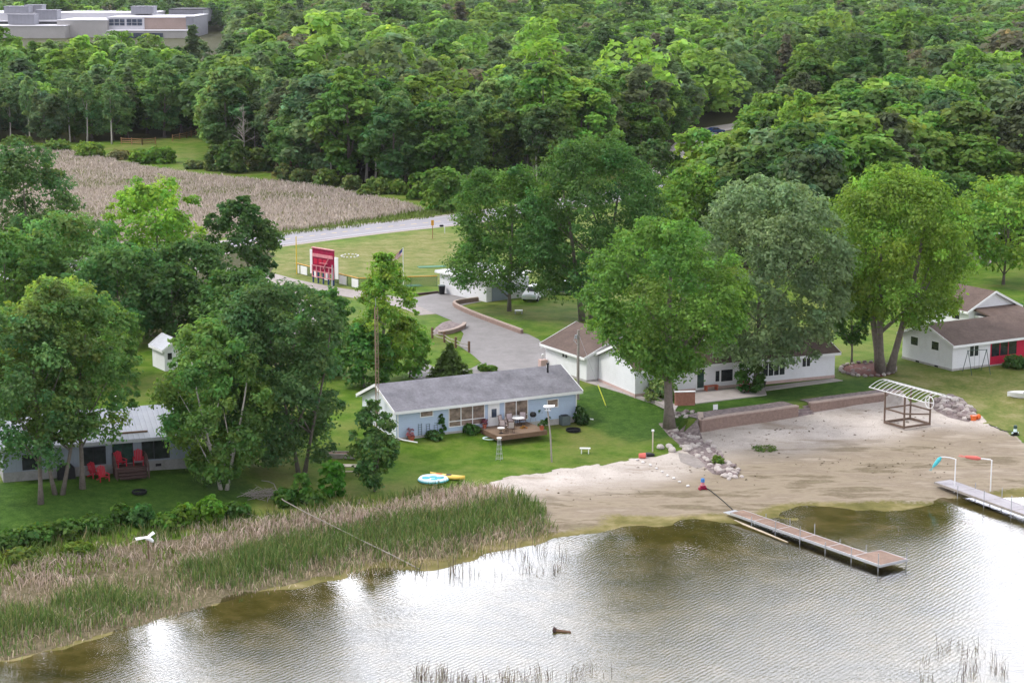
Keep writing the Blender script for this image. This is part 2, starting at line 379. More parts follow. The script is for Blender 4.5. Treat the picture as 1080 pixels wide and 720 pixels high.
worn = ramp(t, math_(t, 'ADD', math_(t, 'MULTIPLY', nl, 0.6), math_(t, 'MULTIPLY', nm_, 0.4)), [(0.44, 0.0), (0.62, 0.8)])
grass = mixc(t, worn, grass, ramp(t, nf, [(0.3, (0.125, 0.135, 0.035)), (0.7, (0.21, 0.20, 0.072))]))
dryc = ramp(t, math_(t, 'ADD', math_(t, 'MULTIPLY', nm_, 0.6), math_(t, 'MULTIPLY', nf, 0.4)), [(0.34, (0.075, 0.115, 0.022)), (0.48, (0.165, 0.165, 0.05)), (0.62, (0.27, 0.23, 0.115))])
c = mixc(t, zb[1], grass, dryc)
lush_shade_c = ramp(t, math_(t, 'ADD', math_(t, 'MULTIPLY', n1_, 0.55), math_(t, 'MULTIPLY', nx_, 0.45)), [(0.36, (0.018, 0.052, 0.007)), (0.5, (0.046, 0.10, 0.015)), (0.64, (0.095, 0.155, 0.028))])
c = mixc(t, soft(zb[2], 0.3), c, lush_shade_c)
fl = ramp(t, nf, [(0.3, (0.028, 0.034, 0.013)), (0.55, (0.062, 0.062, 0.024)), (0.75, (0.10, 0.078, 0.045))])
c = mixc(t, soft(zb[0]), c, fl)
c = mixc(t, soft(zc[0]), c, ramp(t, nf, [(0.3, (0.15, 0.085, 0.06)), (0.7, (0.26, 0.16, 0.12))]))
mud = ramp(t, nf, [(0.3, (0.07, 0.062, 0.03)), (0.55, (0.15, 0.125, 0.075)), (0.75, (0.25, 0.205, 0.15))])
c = mixc(t, soft(za[2]), c, mud)
marc = ramp(t, nf, [(0.3, (0.26, 0.225, 0.19)), (0.7, (0.42, 0.36, 0.325))])
c = mixc(t, soft(zc[2]), c, marc)
streak = noise(t, vmap(t, tc, (0.11, 0.34, 1), (0, 0, R(-14))), 1.0, 5.0, 0.66)
sandc = ramp(t, math_(t, 'ADD', math_(t, 'MULTIPLY', nx_, 0.55), math_(t, 'MULTIPLY', nm_, 0.45)), [(0.3, (0.31, 0.265, 0.23)), (0.5, (0.50, 0.445, 0.40)), (0.7, (0.66, 0.60, 0.55))])
specks = ramp(t, nf, [(0.60, 0.0), (0.66, 0.85)])
sandc = mixc(t, specks, sandc, (0.22, 0.165, 0.12))
sandc = mixc(t, ramp(t, streak, [(0.52, 0.0), (0.68, 0.8)]), sandc, (0.26, 0.20, 0.145))
wetc = ramp(t, streak, [(0.32, (0.36, 0.305, 0.24)), (0.43, (0.235, 0.19, 0.14)), (0.52, (0.29, 0.24, 0.175)), (0.60, (0.16, 0.128, 0.085)), (0.68, (0.21, 0.18, 0.115)), (0.76, (0.11, 0.11, 0.04))])
wetc = mixc(t, ramp(t, nf, [(0.5, 0.0), (0.75, 0.5)]), wetc, (0.32, 0.27, 0.21))
sw = mixc(t, za[1], sandc, wetc)
c = mixc(t, soft(za[0], 0.7), c, sw)
bed = ramp(t, math_(t, 'ADD', math_(t, 'MULTIPLY', nm_, 0.6), math_(t, 'MULTIPLY', streak, 0.4)), [(0.36, (0.095, 0.092, 0.026)), (0.5, (0.17, 0.15, 0.055)), (0.64, (0.30, 0.25, 0.13))])
c = mixc(t, soft(zc[1], 0.8), c, bed)
ln.new(c, b.inputs['Base Color'])
bp = N(t, 'ShaderNodeBump', Strength=0.5, Distance=0.08)
ln.new(math_(t, 'ADD', math_(t, 'MULTIPLY', nf, 0.6), math_(t, 'MULTIPLY', nx_, 0.4)), bp.inputs['Height']); ln.new(bp.outputs[0], b.inputs['Normal'])
ln.new(b.outputs[0], out.inputs[0])
me.materials.append(m)
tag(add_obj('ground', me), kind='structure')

# ------------------------------------------------------------------ lake water
m, t, ns, ln = nt('lake_water')
out = N(t, 'ShaderNodeOutputMaterial'); tc = N(t, 'ShaderNodeTexCoord').outputs['Object']
gl = N(t, 'ShaderNodeBsdfGlossy', Roughness=0.03); tr = N(t, 'ShaderNodeBsdfTransparent')
tr.inputs['Color'].default_value = (0.82, 0.80, 0.66, 1)
ruf = N(t, 'ShaderNodeAttribute', attribute_name='ruffle').outputs['Fac']; calm = math_(t, 'ADD', math_(t, 'MULTIPLY', ruf, 0.9), 0.25)
ln.new(math_(t, 'ADD', math_(t, 'MULTIPLY', ruf, 0.20), 0.03), gl.inputs['Roughness'])
w1 = N(t, 'ShaderNodeTexWave', Scale=0.95, Distortion=4.0, Detail=2.0); w1.inputs['Detail Scale'].default_value = 1.3
ln.new(vmap(t, tc, (1, 1, 1), (0, 0, R(38))), w1.inputs['Vector'])
h = math_(t, 'ADD', math_(t, 'MULTIPLY', noise(t, vmap(t, tc, (0.55, 1.9, 1), (0, 0, R(32))), 2.6, 2.0, 0.5), 0.8), math_(t, 'MULTIPLY', w1.outputs['Fac'], 0.30))
bp = N(t, 'ShaderNodeBump', Distance=0.11); ln.new(h, bp.inputs['Height']); ln.new(math_(t, 'MULTIPLY', calm, 0.24), bp.inputs['Strength'])
fr = N(t, 'ShaderNodeFresnel', IOR=1.50); ln.new(bp.outputs[0], fr.inputs['Normal']); ln.new(bp.outputs[0], gl.inputs['Normal'])
mx = N(t, 'ShaderNodeMixShader'); ln.new(fr.outputs[0], mx.inputs[0]); ln.new(tr.outputs[0], mx.inputs[1]); ln.new(gl.outputs[0], mx.inputs[2])
ln.new(mx.outputs[0], out.inputs[0])
wx = lines_1d([(-1500, -80, 71), (-80, 80, 1.0), (80, 1500, 71)]); wy = lines_1d([(-600, 96, 58), (96, 182, 1.0)]); WX, WY = np.meshgrid(wx, wy)
wi = (np.arange(len(wy) - 1)[:, None] * len(wx) + np.arange(len(wx) - 1)[None, :]).ravel()
wme = mesh_np('lake_water', np.stack([WX, WY, WX * 0], -1).reshape(-1, 3), np.stack([wi, wi + 1, wi + 1 + len(wx), wi + len(wx)], 1), m)
wd = shore_d(WX, WY).ravel(); wx_, wy_ = WX.ravel(), WY.ravel()
wr = np.clip(sstep(-1.5, -10.0, wd + 1.5 * fnoise(wx_, wy_, 6, 81)) * (.80 + .25 * fnoise(wx_, wy_, 11, 82)), 0.04, 1)
wa = wme.attributes.new('ruffle', 'FLOAT', 'POINT'); wa.data.foreach_set('value', wr.astype(np.float32))
tag(add_obj('lake_water', wme), kind='structure')

# ------------------------------------------------------------------ paved sheets
def sheet(name, pts, mt, dz=0.03, kind='structure'):
    s = MB(); vs = [(p[0], p[1], 2.0 + dz) for p in pts]; s.add(vs, [tuple(range(len(vs)))])
    return tag(s.build(name, mt), kind=kind)
def strip(center, w):                          # outline of a ribbon of width w along world points
    L, Rr = [], []
    for i, p in enumerate(center):
        d = (center[min(i + 1, len(center) - 1)] - center[max(i - 1, 0)]); d.z = 0; d.normalize(); n = Vector((-d.y, d.x, 0)) * (w / 2)
        L.append(p + n); Rr.append(p - n)
    return L, Rr
def ribbon(name, center, w, mt, dz, off=0.0, dash=None, kind='structure', parent=None):
    L, Rr = strip(center, 2.0); s = MB()
    mid = [(l + r) / 2 + (l - r).normalized() * off for l, r in zip(L, Rr)]
    L, Rr = strip(mid, w)
    for i in range(len(mid) - 1):
        n = 1 if not dash else max(1, int((mid[i+1] - mid[i]).length / dash))
        for k in range(n):
            a, bb = k / n, (k + (0.45 if dash else 1)) / n
            q = [L[i].lerp(L[i+1], a), Rr[i].lerp(Rr[i+1], a), Rr[i].lerp(Rr[i+1], bb), L[i].lerp(L[i+1], bb)]
            s.add([(v.x, v.y, 2.0 + dz) for v in q], [(0, 1, 2, 3)])
    o = s.build(name, mt, parent); return tag(o, kind=kind) if parent is None else o
def smooth_path(pts, n=8):
    out = []
    for i in range(len(pts) - 1):
        p0 = pts[max(i-1, 0)]; p1 = pts[i]; p2 = pts[i+1]; p3 = pts[min(i+2, len(pts)-1)]
        for k in range(n):
            u = k / n; out.append(0.5 * ((2*p1) + (-p0+p2)*u + (2*p0-5*p1+4*p2-p3)*u*u + (-p0+3*p1-3*p2+p3)*u**3))
    return out + [pts[-1]]
defm('asphalt', (0.27, 0.26, 0.275), 0.9, 0.08, 0.8, 0.1, dirt=((0.22,0.21,0.22), 0.15, 0.6))
defm('shoulder', (0.33, 0.29, 0.26), 0.95, 0.2, 1.5, 0.3)
defm('road_white', (0.62, 0.61, 0.62), 0.8, 0.1, 1.0)
defm('drive', (0.25, 0.235, 0.23), 0.92, 0.13, 0.5, 0.15, dirt=((0.19,0.18,0.175), 0.22, 0.6))
defm('gravel_path', (0.31, 0.275, 0.255), 0.95, 0.2, 1.5, 0.3)
ROADC = smooth_path([P(-80, 304), P(120, 276), P(285, 254.5), P(385, 242), P(485, 231), P(600, 214.5), P(700, 196.5), P(790, 176), P(880, 152)])
ribbon('road_shoulder', ROADC, 11.2, M['shoulder'], 0.02)
ribbon('road', ROADC, 9.0, M['asphalt'], 0.03)
ribbon('road_marking', ROADC, 0.16, M['road_white'], 0.038, 3.6)
ribbon('road_marking', ROADC, 0.16, M['road_white'], 0.038, -3.6)
ribbon('road_marking', ROADC, 0.16, M['yellow'], 0.038, 0.0, dash=6)
sheet('driveway', poly([(428, 316), (463, 308.5), (478, 311), (508, 318.5), (498, 320), (482, 323.5), (500, 332), (525, 341), (551, 351), (557, 352.5), (568, 358), (576, 366), (576, 389), (567, 397), (480, 399), (440, 402), (430, 394), (437, 384), (452, 384), (465, 391.5), (496, 389), (508, 383), (498, 374), (484, 365), (489, 352), (476, 338), (452, 328)]), M['drive'])
ribbon('gravel_road', smooth_path([P(200, 283), P(262, 288), P(300, 297), P(340, 305), (P(380, 311)), P(432, 321), P(460, 331)]), 4.2, M['gravel_path'], 0.02)
ribbon('gravel_path', smooth_path([P(296, 300), P(312, 318), P(322, 335), P(318, 352)]), 3.0, M['gravel_path'], 0.016)
ribbon('side_road', smooth_path([P(700, 190), P(722, 160), P(742, 140.5), P(762, 135), P(790, 130.5), P(812, 126), P(818, 120), P(800, 116)]), 7.5, M['gravel_path'], 0.03)

# ------------------------------------------------------------------ sky and sun: thin bright overcast
w = bpy.data.worlds.new('World'); scene.world = w; w.use_nodes = True
t = w.node_tree; t.nodes.clear(); ln = t.links
SUN_EL, SUN_AZ = R(54), R(-98)                 # azimuth from +Y towards +X: the sun stands to the left
sky = N(t, 'ShaderNodeTexSky', sky_type='NISHITA', sun_disc=False, sun_elevation=SUN_EL, sun_rotation=SUN_AZ % (2 * math.pi), altitude=300.0, dust_density=2.0)
tc = N(t, 'ShaderNodeTexCoord').outputs['Generated']
sp = N(t, 'ShaderNodeSeparateXYZ'); ln.new(tc, sp.inputs[0])
cl = noise(t, vmap(t, tc, (1.2, 1.2, 3.6)), 2.4, 7.0, 0.58)
cover = ramp(t, cl, [(0.30, 0.55), (0.52, 1.0)])
shade = ramp(t, noise(t, vmap(t, tc, (1.0, 1.0, 3.2)), 3.1, 6.0, 0.6), [(0.35, (0.78, 0.80, 0.90)), (0.62, (0.97, 0.98, 1.08))])
band = ramp(t, sp.outputs['Z'], [(0.0, 0.55), (0.06, 1.0), (0.32, 1.0), (0.55, 0.85), (1.0, 0.85)])
glow = math_(t, 'MULTIPLY', ramp(t, sp.outputs['Y'], [(0.25, 0.0), (0.75, 1.0)]), ramp(t, sp.outputs['Z'], [(0.03, 0.45), (0.16, 1.0), (0.45, 1.0), (0.66, 0.0)]))   # unseen bright cloud added low ahead, shaped to silver the water's reflection
lift = math_(t, 'ADD', math_(t, 'MULTIPLY', glow, 3.9), 0.88)
sv = N(t, 'ShaderNodeVectorMath', operation='SCALE'); ln.new(mixc(t, 1.0, shade, band, 'MULTIPLY'), sv.inputs[0]); ln.new(lift, sv.inputs['Scale']); clc = sv.outputs[0]
sc_ = N(t, 'ShaderNodeVectorMath', operation='SCALE'); sc_.inputs['Scale'].default_value = 17.0; ln.new(clc, sc_.inputs[0])
bg = N(t, 'ShaderNodeBackground', Strength=0.10); ln.new(mixc(t, cover, sky.outputs[0], sc_.outputs[0]), bg.inputs[0])
ow = N(t, 'ShaderNodeOutputWorld'); ln.new(bg.outputs[0], ow.inputs[0])
sl = bpy.data.lights.new('sun', 'SUN'); sl.energy = 2.3; sl.angle = R(14); sl.color = (1.0, 0.96, 0.9)
so = bpy.data.objects.new('sun', sl); COL.objects.link(so)
sd = Vector((math.sin(SUN_AZ) * math.cos(SUN_EL), math.cos(SUN_AZ) * math.cos(SUN_EL), math.sin(SUN_EL)))
so.rotation_euler = (-sd).to_track_quat('-Z', 'Y').to_euler()
so.location = (-60, 150, 90)
scene.view_settings.view_transform = 'Standard'; scene.view_settings.look = 'None'; scene.view_settings.exposure = 0.14; scene.view_settings.gamma = 1.0

# ------------------------------------------------------------------ thin summer haze in the air
m, t, ns, ln = nt('haze_air'); vo = N(t, 'ShaderNodeVolumePrincipled', Density=0.000028, Anisotropy=0.0); vo.inputs['Color'].default_value = (0.93, 0.96, 1.0, 1); ow = N(t, 'ShaderNodeOutputMaterial'); ln.new(vo.outputs[0], ow.inputs['Volume'])
hb = MB(); hb.box(-3100, 3100, -700, 5300, -2.4, 60.0); hz = hb.build('haze', m); tag(hz, 'thin pale summer haze filling the air above land and lake', 'haze', None, 'stuff')
# ------------------------------------------------------------------ camera
cd = bpy.data.cameras.new('camera'); cd.sensor_width = 36; cd.lens = 70.0; cd.clip_start = 1.0; cd.clip_end = 12000
co = bpy.data.objects.new('camera', cd); COL.objects.link(co); co.location = (0, 0, CH); co.rotation_euler = (R(90) - TH, 0, 0)
scene.camera = co
scene.cycles.volume_bounces = 0; scene.cycles.max_bounces = 6; scene.cycles.diffuse_bounces = 3; scene.cycles.glossy_bounces = 3; scene.cycles.transparent_max_bounces = 8; scene.cycles.use_denoising = True
# ------------------------------------------------------------------ foliage generator
def unit(a): return a / np.maximum(np.linalg.norm(a, axis=-1, keepdims=True), 1e-9)
def cards(C, Nn, size, g, aspect=1.5, droop=0.0):
    """leaf-shaped quads: centres C, normals Nn, half-sizes size"""
    n = len(C); a = unit(np.cross(Nn, unit(g.normal(size=(n, 3)) + np.array([0, 0, -droop]))))
    b = np.cross(Nn, a); s = size[:, None]
    q = np.stack([C - b * s * aspect * .5, C + a * s * .5 + Nn * s * .12, C + b * s * aspect * .5 - Nn * s * .1, C - a * s * .5 + Nn * s * .12], 1)
    return q.reshape(-1, 3), np.arange(4 * n, dtype=np.int32).reshape(n, 4)
FB = (1.42, 1.70, 1.45); FOB = (1.62, 1.88, 1.72)   # overall leaf albedo: yards, forest
PROF = {
 'round': lambda t: np.sqrt(np.clip(1 - ((t - .45) / .57) ** 2, 0.02, 1)),
 'broad': lambda t: np.sqrt(np.clip(1 - ((t - .38) / .64) ** 2, 0.02, 1)) ** 0.8,
 'oval': lambda t: np.clip(np.sin(np.pi * np.clip(t * .93 + .05, 0, 1)), .02, 1) ** .75,
 'cone': lambda t: np.clip(1.02 - t, .03, 1) ** .9 * np.clip(t * 8 + .5, 0, 1),
 'egg': lambda t: np.clip(np.sin(np.pi * np.clip(t * .96 + .01, 0, 1)), .02, 1) ** .62,
 'vase': lambda t: np.sqrt(np.clip(1 - ((t - .62) / .66) ** 2, 0.02, 1)),
}
def crown(seed, Rr, z0, z1, lobes=26, lob=0.34, n=6000, leaf=0.34, shape='round', droop=0.0, var=0.16, hue=0.14, squash=0.8, sprays=0.0, ragged=0.25):
    g = np.random.default_rng(seed); H = z1 - z0; pf = PROF[shape]
    t = (np.arange(lobes) + g.random(lobes)) / lobes
    t = t ** 0.9; pr = pf(t)
    lr = lob * Rr * (0.55 + 0.5 * pr) * (0.7 + 0.6 * g.random(lobes))
    ang = np.arange(lobes) * 2.399 + g.normal(0, .5, lobes)
    rad = np.maximum(pr * Rr - lr * 0.75, 0) * np.clip(0.35 + 0.85 * np.sqrt(g.random(lobes)), 0, 1.0 + ragged * .3)
    c = np.stack([np.cos(ang) * rad, np.sin(ang) * rad, z0 + t * H], 1)
    c[:, 2] = np.minimum(c[:, 2], z1 - lr * squash * 0.8); c[:, 2] = np.maximum(c[:, 2], z0 + lr * 0.3)
    if sprays:                                 # small outer sprigs that break the outline
        ns = int(lobes * sprays); ts = g.random(ns); a2 = g.random(ns) * 6.283; r2 = pf(ts) * Rr * g.uniform(.88, 1.10, ns)
        c = np.concatenate([c, np.stack([np.cos(a2) * r2, np.sin(a2) * r2, z0 + ts * H * 1.03], 1)]); lr = np.concatenate([lr, lob * Rr * g.uniform(.22, .5, ns)]); lobes += ns
    w = lr ** 1.8; k = g.choice(lobes, n, p=w / w.sum())
    d = unit(g.normal(size=(n, 3)))
    axis = unit(c[k] - np.array([0, 0, z0 + H * .35]))
    flip = ((d * axis).sum(1) < -0.25) & (g.random(n) < 0.75); d[flip] *= -1
    flip = (d[:, 2] < -0.45) & (g.random(n) < 0.65 - droop * .5); d[flip, 2] *= -1
    ph = k * 1.7
    bump = 1 + ragged * 0.8 * np.sin(d[:, 0] * 5 + ph) * np.sin(d[:, 1] * 5 + ph * 2.1) + ragged * .7 * np.sin(d[:, 2] * 7 + ph * 1.3 + d[:, 0] * 4)
    rr = lr[k] * bump * np.where(g.random(n) < .2, 0.35 + .5 * g.random(n), 0.82 + 0.3 * g.random(n) ** 1.5)
    C = c[k] + d * rr[:, None] * np.array([1, 1, squash])
    if droop: C[:, 2] -= droop * lr[k] * (g.random(n) ** 2) * 1.5
    Nn = unit(d * 0.75 + np.array([0, 0, .45 - .4 * droop]) + g.normal(size=(n, 3)) * 0.42)
    s = leaf * (0.65 + 0.7 * g.random(n))
    Vv, Ff = cards(C, Nn, s, g, 1.45 + droop, droop * 2)
    lv = np.exp(g.normal(0, .13, lobes)); v = np.exp(g.normal(0, var, n)) * lv[k]
    hl = g.normal(0, hue * .7, lobes); h = g.normal(0, hue * .7, n) + hl[k]
    col = np.stack([v * (1 + h), v * np.ones(n), v * (1 - .5 * h)], 1)
    return Vv, Ff, np.repeat(col, 4, 0), c, lr
def trunk(seed, h, r, c=None, lr=None, mt='bark', limbs=8, lean=0.03, splits=1):
    g = random.Random(seed); b = MB(); tops = []
    for s in range(splits):
        a = g.uniform(0, 6.28); ox = (0.0 if splits == 1 else r * 1.1 * math.cos(6.28 * s / splits)); oy = (0.0 if splits == 1 else r * 1.1 * math.sin(6.28 * s / splits))
        pts = []; rs = []
        for i in range(8):
            u = i / 7; wv = lean * h * u
            sp = (0 if splits == 1 else u * h * 0.18)
            pts.append((ox + math.cos(a) * wv + (sp * math.cos(6.28 * s / splits)) + 0.02 * h * math.sin(4 * u + a) * u, oy + math.sin(a) * wv + (sp * math.sin(6.28 * s / splits)), -0.25 + u * (h + .25)))
            rs.append(r * (1.45 if i == 0 else 1.0 - 0.72 * u) * (1 if splits == 1 else .75))
        b.tube(pts, rs, 8); tops.append(pts)
    if c is not None and limbs:
        idx = sorted(range(len(c)), key=lambda i: -lr[i])[:limbs]
        for i in idx:
            pts = tops[g.randrange(splits)]; tgt = Vector([float(q) for q in c[i]])
            u = max(0.25, min(0.92, (tgt.z - 0.35 * (tgt.xy.length)) / max(h, .1) * .75)); k = int(u * 7); st = Vector(pts[k])
            mid = st.lerp(tgt, .5) + Vector((0, 0, -0.06 * (tgt - st).length))
            q = r * (1 - .72 * u) * .55
            b.tube([st, mid, tgt], [q, q * .7, q * .3], 6)
    return b
def make_tree(name, seed, h, rad, z0, kind='round', mt='bark', tr=None, loc=(0, 0, 0), col=(.07, .11, .03), splits=1, limbs=8, trunk_h=.78, root=None, **kw):
    root = root or empty(name, loc)
    Vv, Ff, cc, c, lr = crown(seed, rad, z0, h, shape=kind, **kw)
    b = trunk(seed, h * trunk_h, tr or h * 0.016, c, lr, mt, limbs, splits=splits)
    b.build('trunk', M[mt], root, smooth=True)
    o = add_obj('crown', mesh_np('crown', Vv, Ff, LEAF, cc), root); o.color = (col[0] * FB[0], col[1] * FB[1], col[2] * FB[2], 1.0)
    return root
def pine_crown(seed, h, rad, z0, n=2600, leaf=.45, tiers=9):
    """conifer: whorls of drooping boughs"""
    g = np.random.default_rng(seed); k = g.integers(0, tiers, n); t = k / (tiers - 1)
    nb = 7; j = g.integers(0, nb, n); ang = j * 6.283 / nb + k * 0.9 + g.normal(0, .16, n)
    reach = rad * (1.02 - t) ** .8 * (0.75 + .5 * np.sin(k * 2.1 + j * 3.3) * .4 + .2) + .15
    u = np.sqrt(g.random(n)); r = reach * u
    z = z0 + t * (h - z0) * .96 - r * .28 + g.normal(0, .16, n) + 0.02 * h
    C = np.stack([np.cos(ang) * r, np.sin(ang) * r, z], 1)
    Nn = unit(np.stack([np.cos(ang) * .5, np.sin(ang) * .5, np.ones(n)], 1) + g.normal(size=(n, 3)) * .5)
    Vv, Ff = cards(C, Nn, leaf * (.6 + .7 * g.random(n)), g, 1.8)
    v = np.exp(g.normal(0, .2, n)); col = np.stack([v, v, v * .95], 1)
    return Vv, Ff, np.repeat(col, 4, 0)
def make_conifer(name, seed, h, rad, z0, col, loc=(0, 0, 0), mt='pinebark', n=2600, leaf=.45, tiers=9):
    root = empty(name, loc)
    trunk(seed, h * .97, h * .014, None, None, mt, 0, lean=.01).build('trunk', M[mt], root, smooth=True)
    Vv, Ff, cc = pine_crown(seed, h, rad, z0, n, leaf, tiers)
    o = add_obj('crown', mesh_np('crown', Vv, Ff, LEAF, cc), root); o.color = (*col, 1.0)
    return root
def bare_tree(name, seed, h, loc=(0, 0, 0)):
    root = empty(name, loc); g = random.Random(seed); b = trunk(seed, h, h * .011, None, None, 'deadwood', 0, lean=.02); tw = MB()
    for i in range(26):
        z = h * (.35 + .62 * i / 26); a = g.uniform(0, 6.28); L = h * .16 * (1.15 - i / 26); d = Vector((math.cos(a), math.sin(a), .55))
        p = Vector((0.02 * h * z / h, 0, z)); q = p + d * L; tw.tube([p, p.lerp(q, .5) + Vector((0, 0, .1)), q], [.06, .04, .015], 5)
        for s in range(3):
            e = q + Vector((g.uniform(-1, 1), g.uniform(-1, 1), g.uniform(0, 1))) * L * .45; tw.tube([p.lerp(q, .6), e], [.03, .01], 4)
    b.build('trunk', M['deadwood'], root, smooth=True); tw.build('branches', M['deadwood'], root)
    return root

# ------------------------------------------------------------------ trees of the shore and the yards, each placed on its own trunk foot
GREEN = (.072, .125, .024); BRIGHT = (.125, .185, .028); DARK = (.052, .098, .026); GREY = (.105, .145, .062); YEL = (.165, .215, .032); OLIVE = (.088, .118, .032)
def hero(px, py, top, left, right, bottom, kind, col, label, seed, splits=1, name='broadleaf_tree', group=None, mt='bark', dens=1.0, leaf=.20, tr=None, **kw):
    g = G(px, py); s = ppm(g); vs = s * math.cos(math.atan2(CH - g.z, g.y))
    h = (py - top) / vs; rad = (right - left) / 2 / s; z0 = max(0.25, (py - bottom) / vs); off = ((left + right) / 2 - px) / s
    n = int(dens * min(60000, 56 * (rad * (h - z0) * 2.2 + rad * rad) * (.36 / leaf) ** 2))
    root = make_tree(name, seed, h, rad * 1.0, z0, kind, mt, tr or h * .0135, loc=g, col=col, splits=splits, n=n, leaf=leaf, sprays=1.3, ragged=.4, **kw)
    for ch in root.children:
        if ch.name.startswith('crown'): ch.location.x = off
    return tag(root, label, 'tree', group)
TG = 'trees of the shore lawns'
hero(706, 448, 240, 621, 780, 394, 'egg', (.086, .148, .030), 'large green maple beside the riprap hiding the middle of the white house', 101, lobes=64, lob=.26, droop=.12, group=TG, hue=.10, dens=.95, tr=.42)
hero(797, 410, 198, 726, 886, 372, 'round', (.125, .155, .085), 'grey-green willow-leaved tree in front of the white house patio', 102, lobes=70, lob=.24, group=TG, droop=.2, dens=1.05, leaf=.22, hue=.06)
hero(932, 393, 186, 862, 1016, 334, 'round', (.115, .168, .028), 'tall yellow-green tree with forked trunk rising from the rock-edged mulch bed', 103, splits=3, lobes=72, lob=.24, group=TG, droop=.35, dens=.95, hue=.1, tr=.5)
hero(619, 338, 154, 552, 694, 306, 'round', DARK, 'tallest dark green maple on the back lawn between garage and driveway', 104, splits=2, lobes=60, lob=.27, group=TG, dens=1.1, tr=.42)
hero(537, 328, 184, 476, 592, 300, 'broad', (.058, .105, .024), 'mid-green round tree shading the small white garage', 105, lobes=44, lob=.3, group=TG)
hero(405, 404, 272, 374, 441, 390, 'oval', BRIGHT, 'slim bright yellow-green tree behind the blue house', 106, lobes=40, lob=.30, group=TG, hue=.16)
hero(43, 531, 338, -38, 88, 488, 'round', (.070, .120, .042), 'slender-trunked tree at the left edge in front of the metal-roofed cabin', 107, dens=.72, lobes=44, lob=.26, group=TG, mt='bark')
hero(62, 521, 308, 2, 122, 468, 'oval', OLIVE, 'twin-trunked olive tree in front of the metal-roofed cabin', 108, dens=.75, splits=2, lobes=40, lob=.28, group=TG)
hero(87, 515, 316, 48, 146, 462, 'round', (.078, .130, .036), 'straight-trunked tree nearest the red chairs of the cabin', 109, dens=.72, lobes=40, lob=.28, group=TG)
hero(236, 516, 346, 174, 288, 502, 'oval', (.095, .145, .036), 'pale-trunked birch with light leaves at the right end of the cabin', 110, lobes=40, lob=.26, group=TG, mt='birch', splits=2, name='birch_tree', droop=.25)
hero(318, 498, 306, 230, 370, 480, 'round', (.062, .100, .036), 'big dark grey-green tree on the lawn between cabin and blue house', 111, lobes=54, lob=.27, group=TG, splits=2, dens=1.15)
hero(290, 488, 332, 212, 322, 455, 'round', (.052, .088, .034), 'dark tree leaning over the brush pile behind the birch', 112, lobes=40, lob=.28, group=TG)
hero(395, 518, 426, 371, 419, 512, 'oval', (.060, .105, .032), 'small slim young tree growing at the reeds in front of the blue house gable', 113, lobes=26, lob=.36, group=TG, leaf=.22, dens=1.0)
hero(898, 384, 296, 874, 922, 362, 'oval', (.045, .088, .022), 'small dark tree with bare lower trunk beside the mulch bed', 114, lobes=22, lob=.36, group=TG)
MG = 'trees of the wooded belt left of the driveway'
mid = [
 (28, 300, 160, -24, 80, 292, 'round', (.052, .086, .030), 'dark bushy tree at the far left edge overlooking the marsh'),
 (166, 326, 197, 112, 218, 310, 'round', (.120, .185, .028), 'brightest green broad tree in the belt below the marsh'),
 (262, 330, 214, 212, 294, 320, 'oval', (.036, .066, .020), 'dark open-crowned tree at the right end of the belt by the road'),
 (84, 338, 230, 22, 132, 325, 'round', (.074, .120, .036), 'mid-green dome-shaped tree left of the brightest one in the belt'),
 (10, 352, 246, -46, 48, 340, 'round', (.066, .112, .026), 'tree cut by the left edge halfway down the wooded belt'),
 (128, 362, 262, 76, 178, 350, 'round', (.050, .090, .028), 'dark round tree in the middle of the wooded belt'),
 (204, 352, 258, 158, 252, 340, 'round', (.044, .080, .024), 'dark tree above the white shed in the wooded belt'),
 (246, 366, 288, 206, 292, 356, 'round', (.050, .088, .024), 'low dark tree right of the white shed'),
 (58, 408, 300, 8, 126, 395, 'round', (.112, .150, .030), 'yellow-green tree behind the metal-roofed cabin'),
 (4, 428, 330, -52, 44, 415, 'round', (.070, .115, .030), 'leafy tree at the left edge behind the cabin roof'),
 (104, 402, 322, 60, 146, 392, 'round', (.066, .106, .024), 'rounded tree beside the sunny lawn strip behind the cabin'),
 (336, 396, 308, 314, 374, 392, 'round', (.042, .085, .022), 'dark leafy small tree left of the slim bright one'),
 (384, 408, 342, 356, 414, 404, 'round', (.050, .098, .022), 'small round dark tree at the foot of the slim bright one'),
 (432, 398, 336, 408, 452, 394, 'round', (.095, .155, .030), 'low bright bushy tree beside the driveway bend'),
 (184, 366, 282, 152, 214, 350, 'oval', (.040, .072, .022), 'dark narrow tree directly behind the white shed'),
 (226, 412, 338, 184, 272, 402, 'round', (.080, .125, .034), 'pale green tree in front of the shed lawn'),
]
for i, a in enumerate(mid):
    a = a[:7] + (tuple(v * 1.22 for v in a[7]),) + a[8:]
    hero(*a, 200 + i, group=MG, lobes=32, lob=.3, dens=.95, leaf=.30)
RG = 'trees behind the white houses'
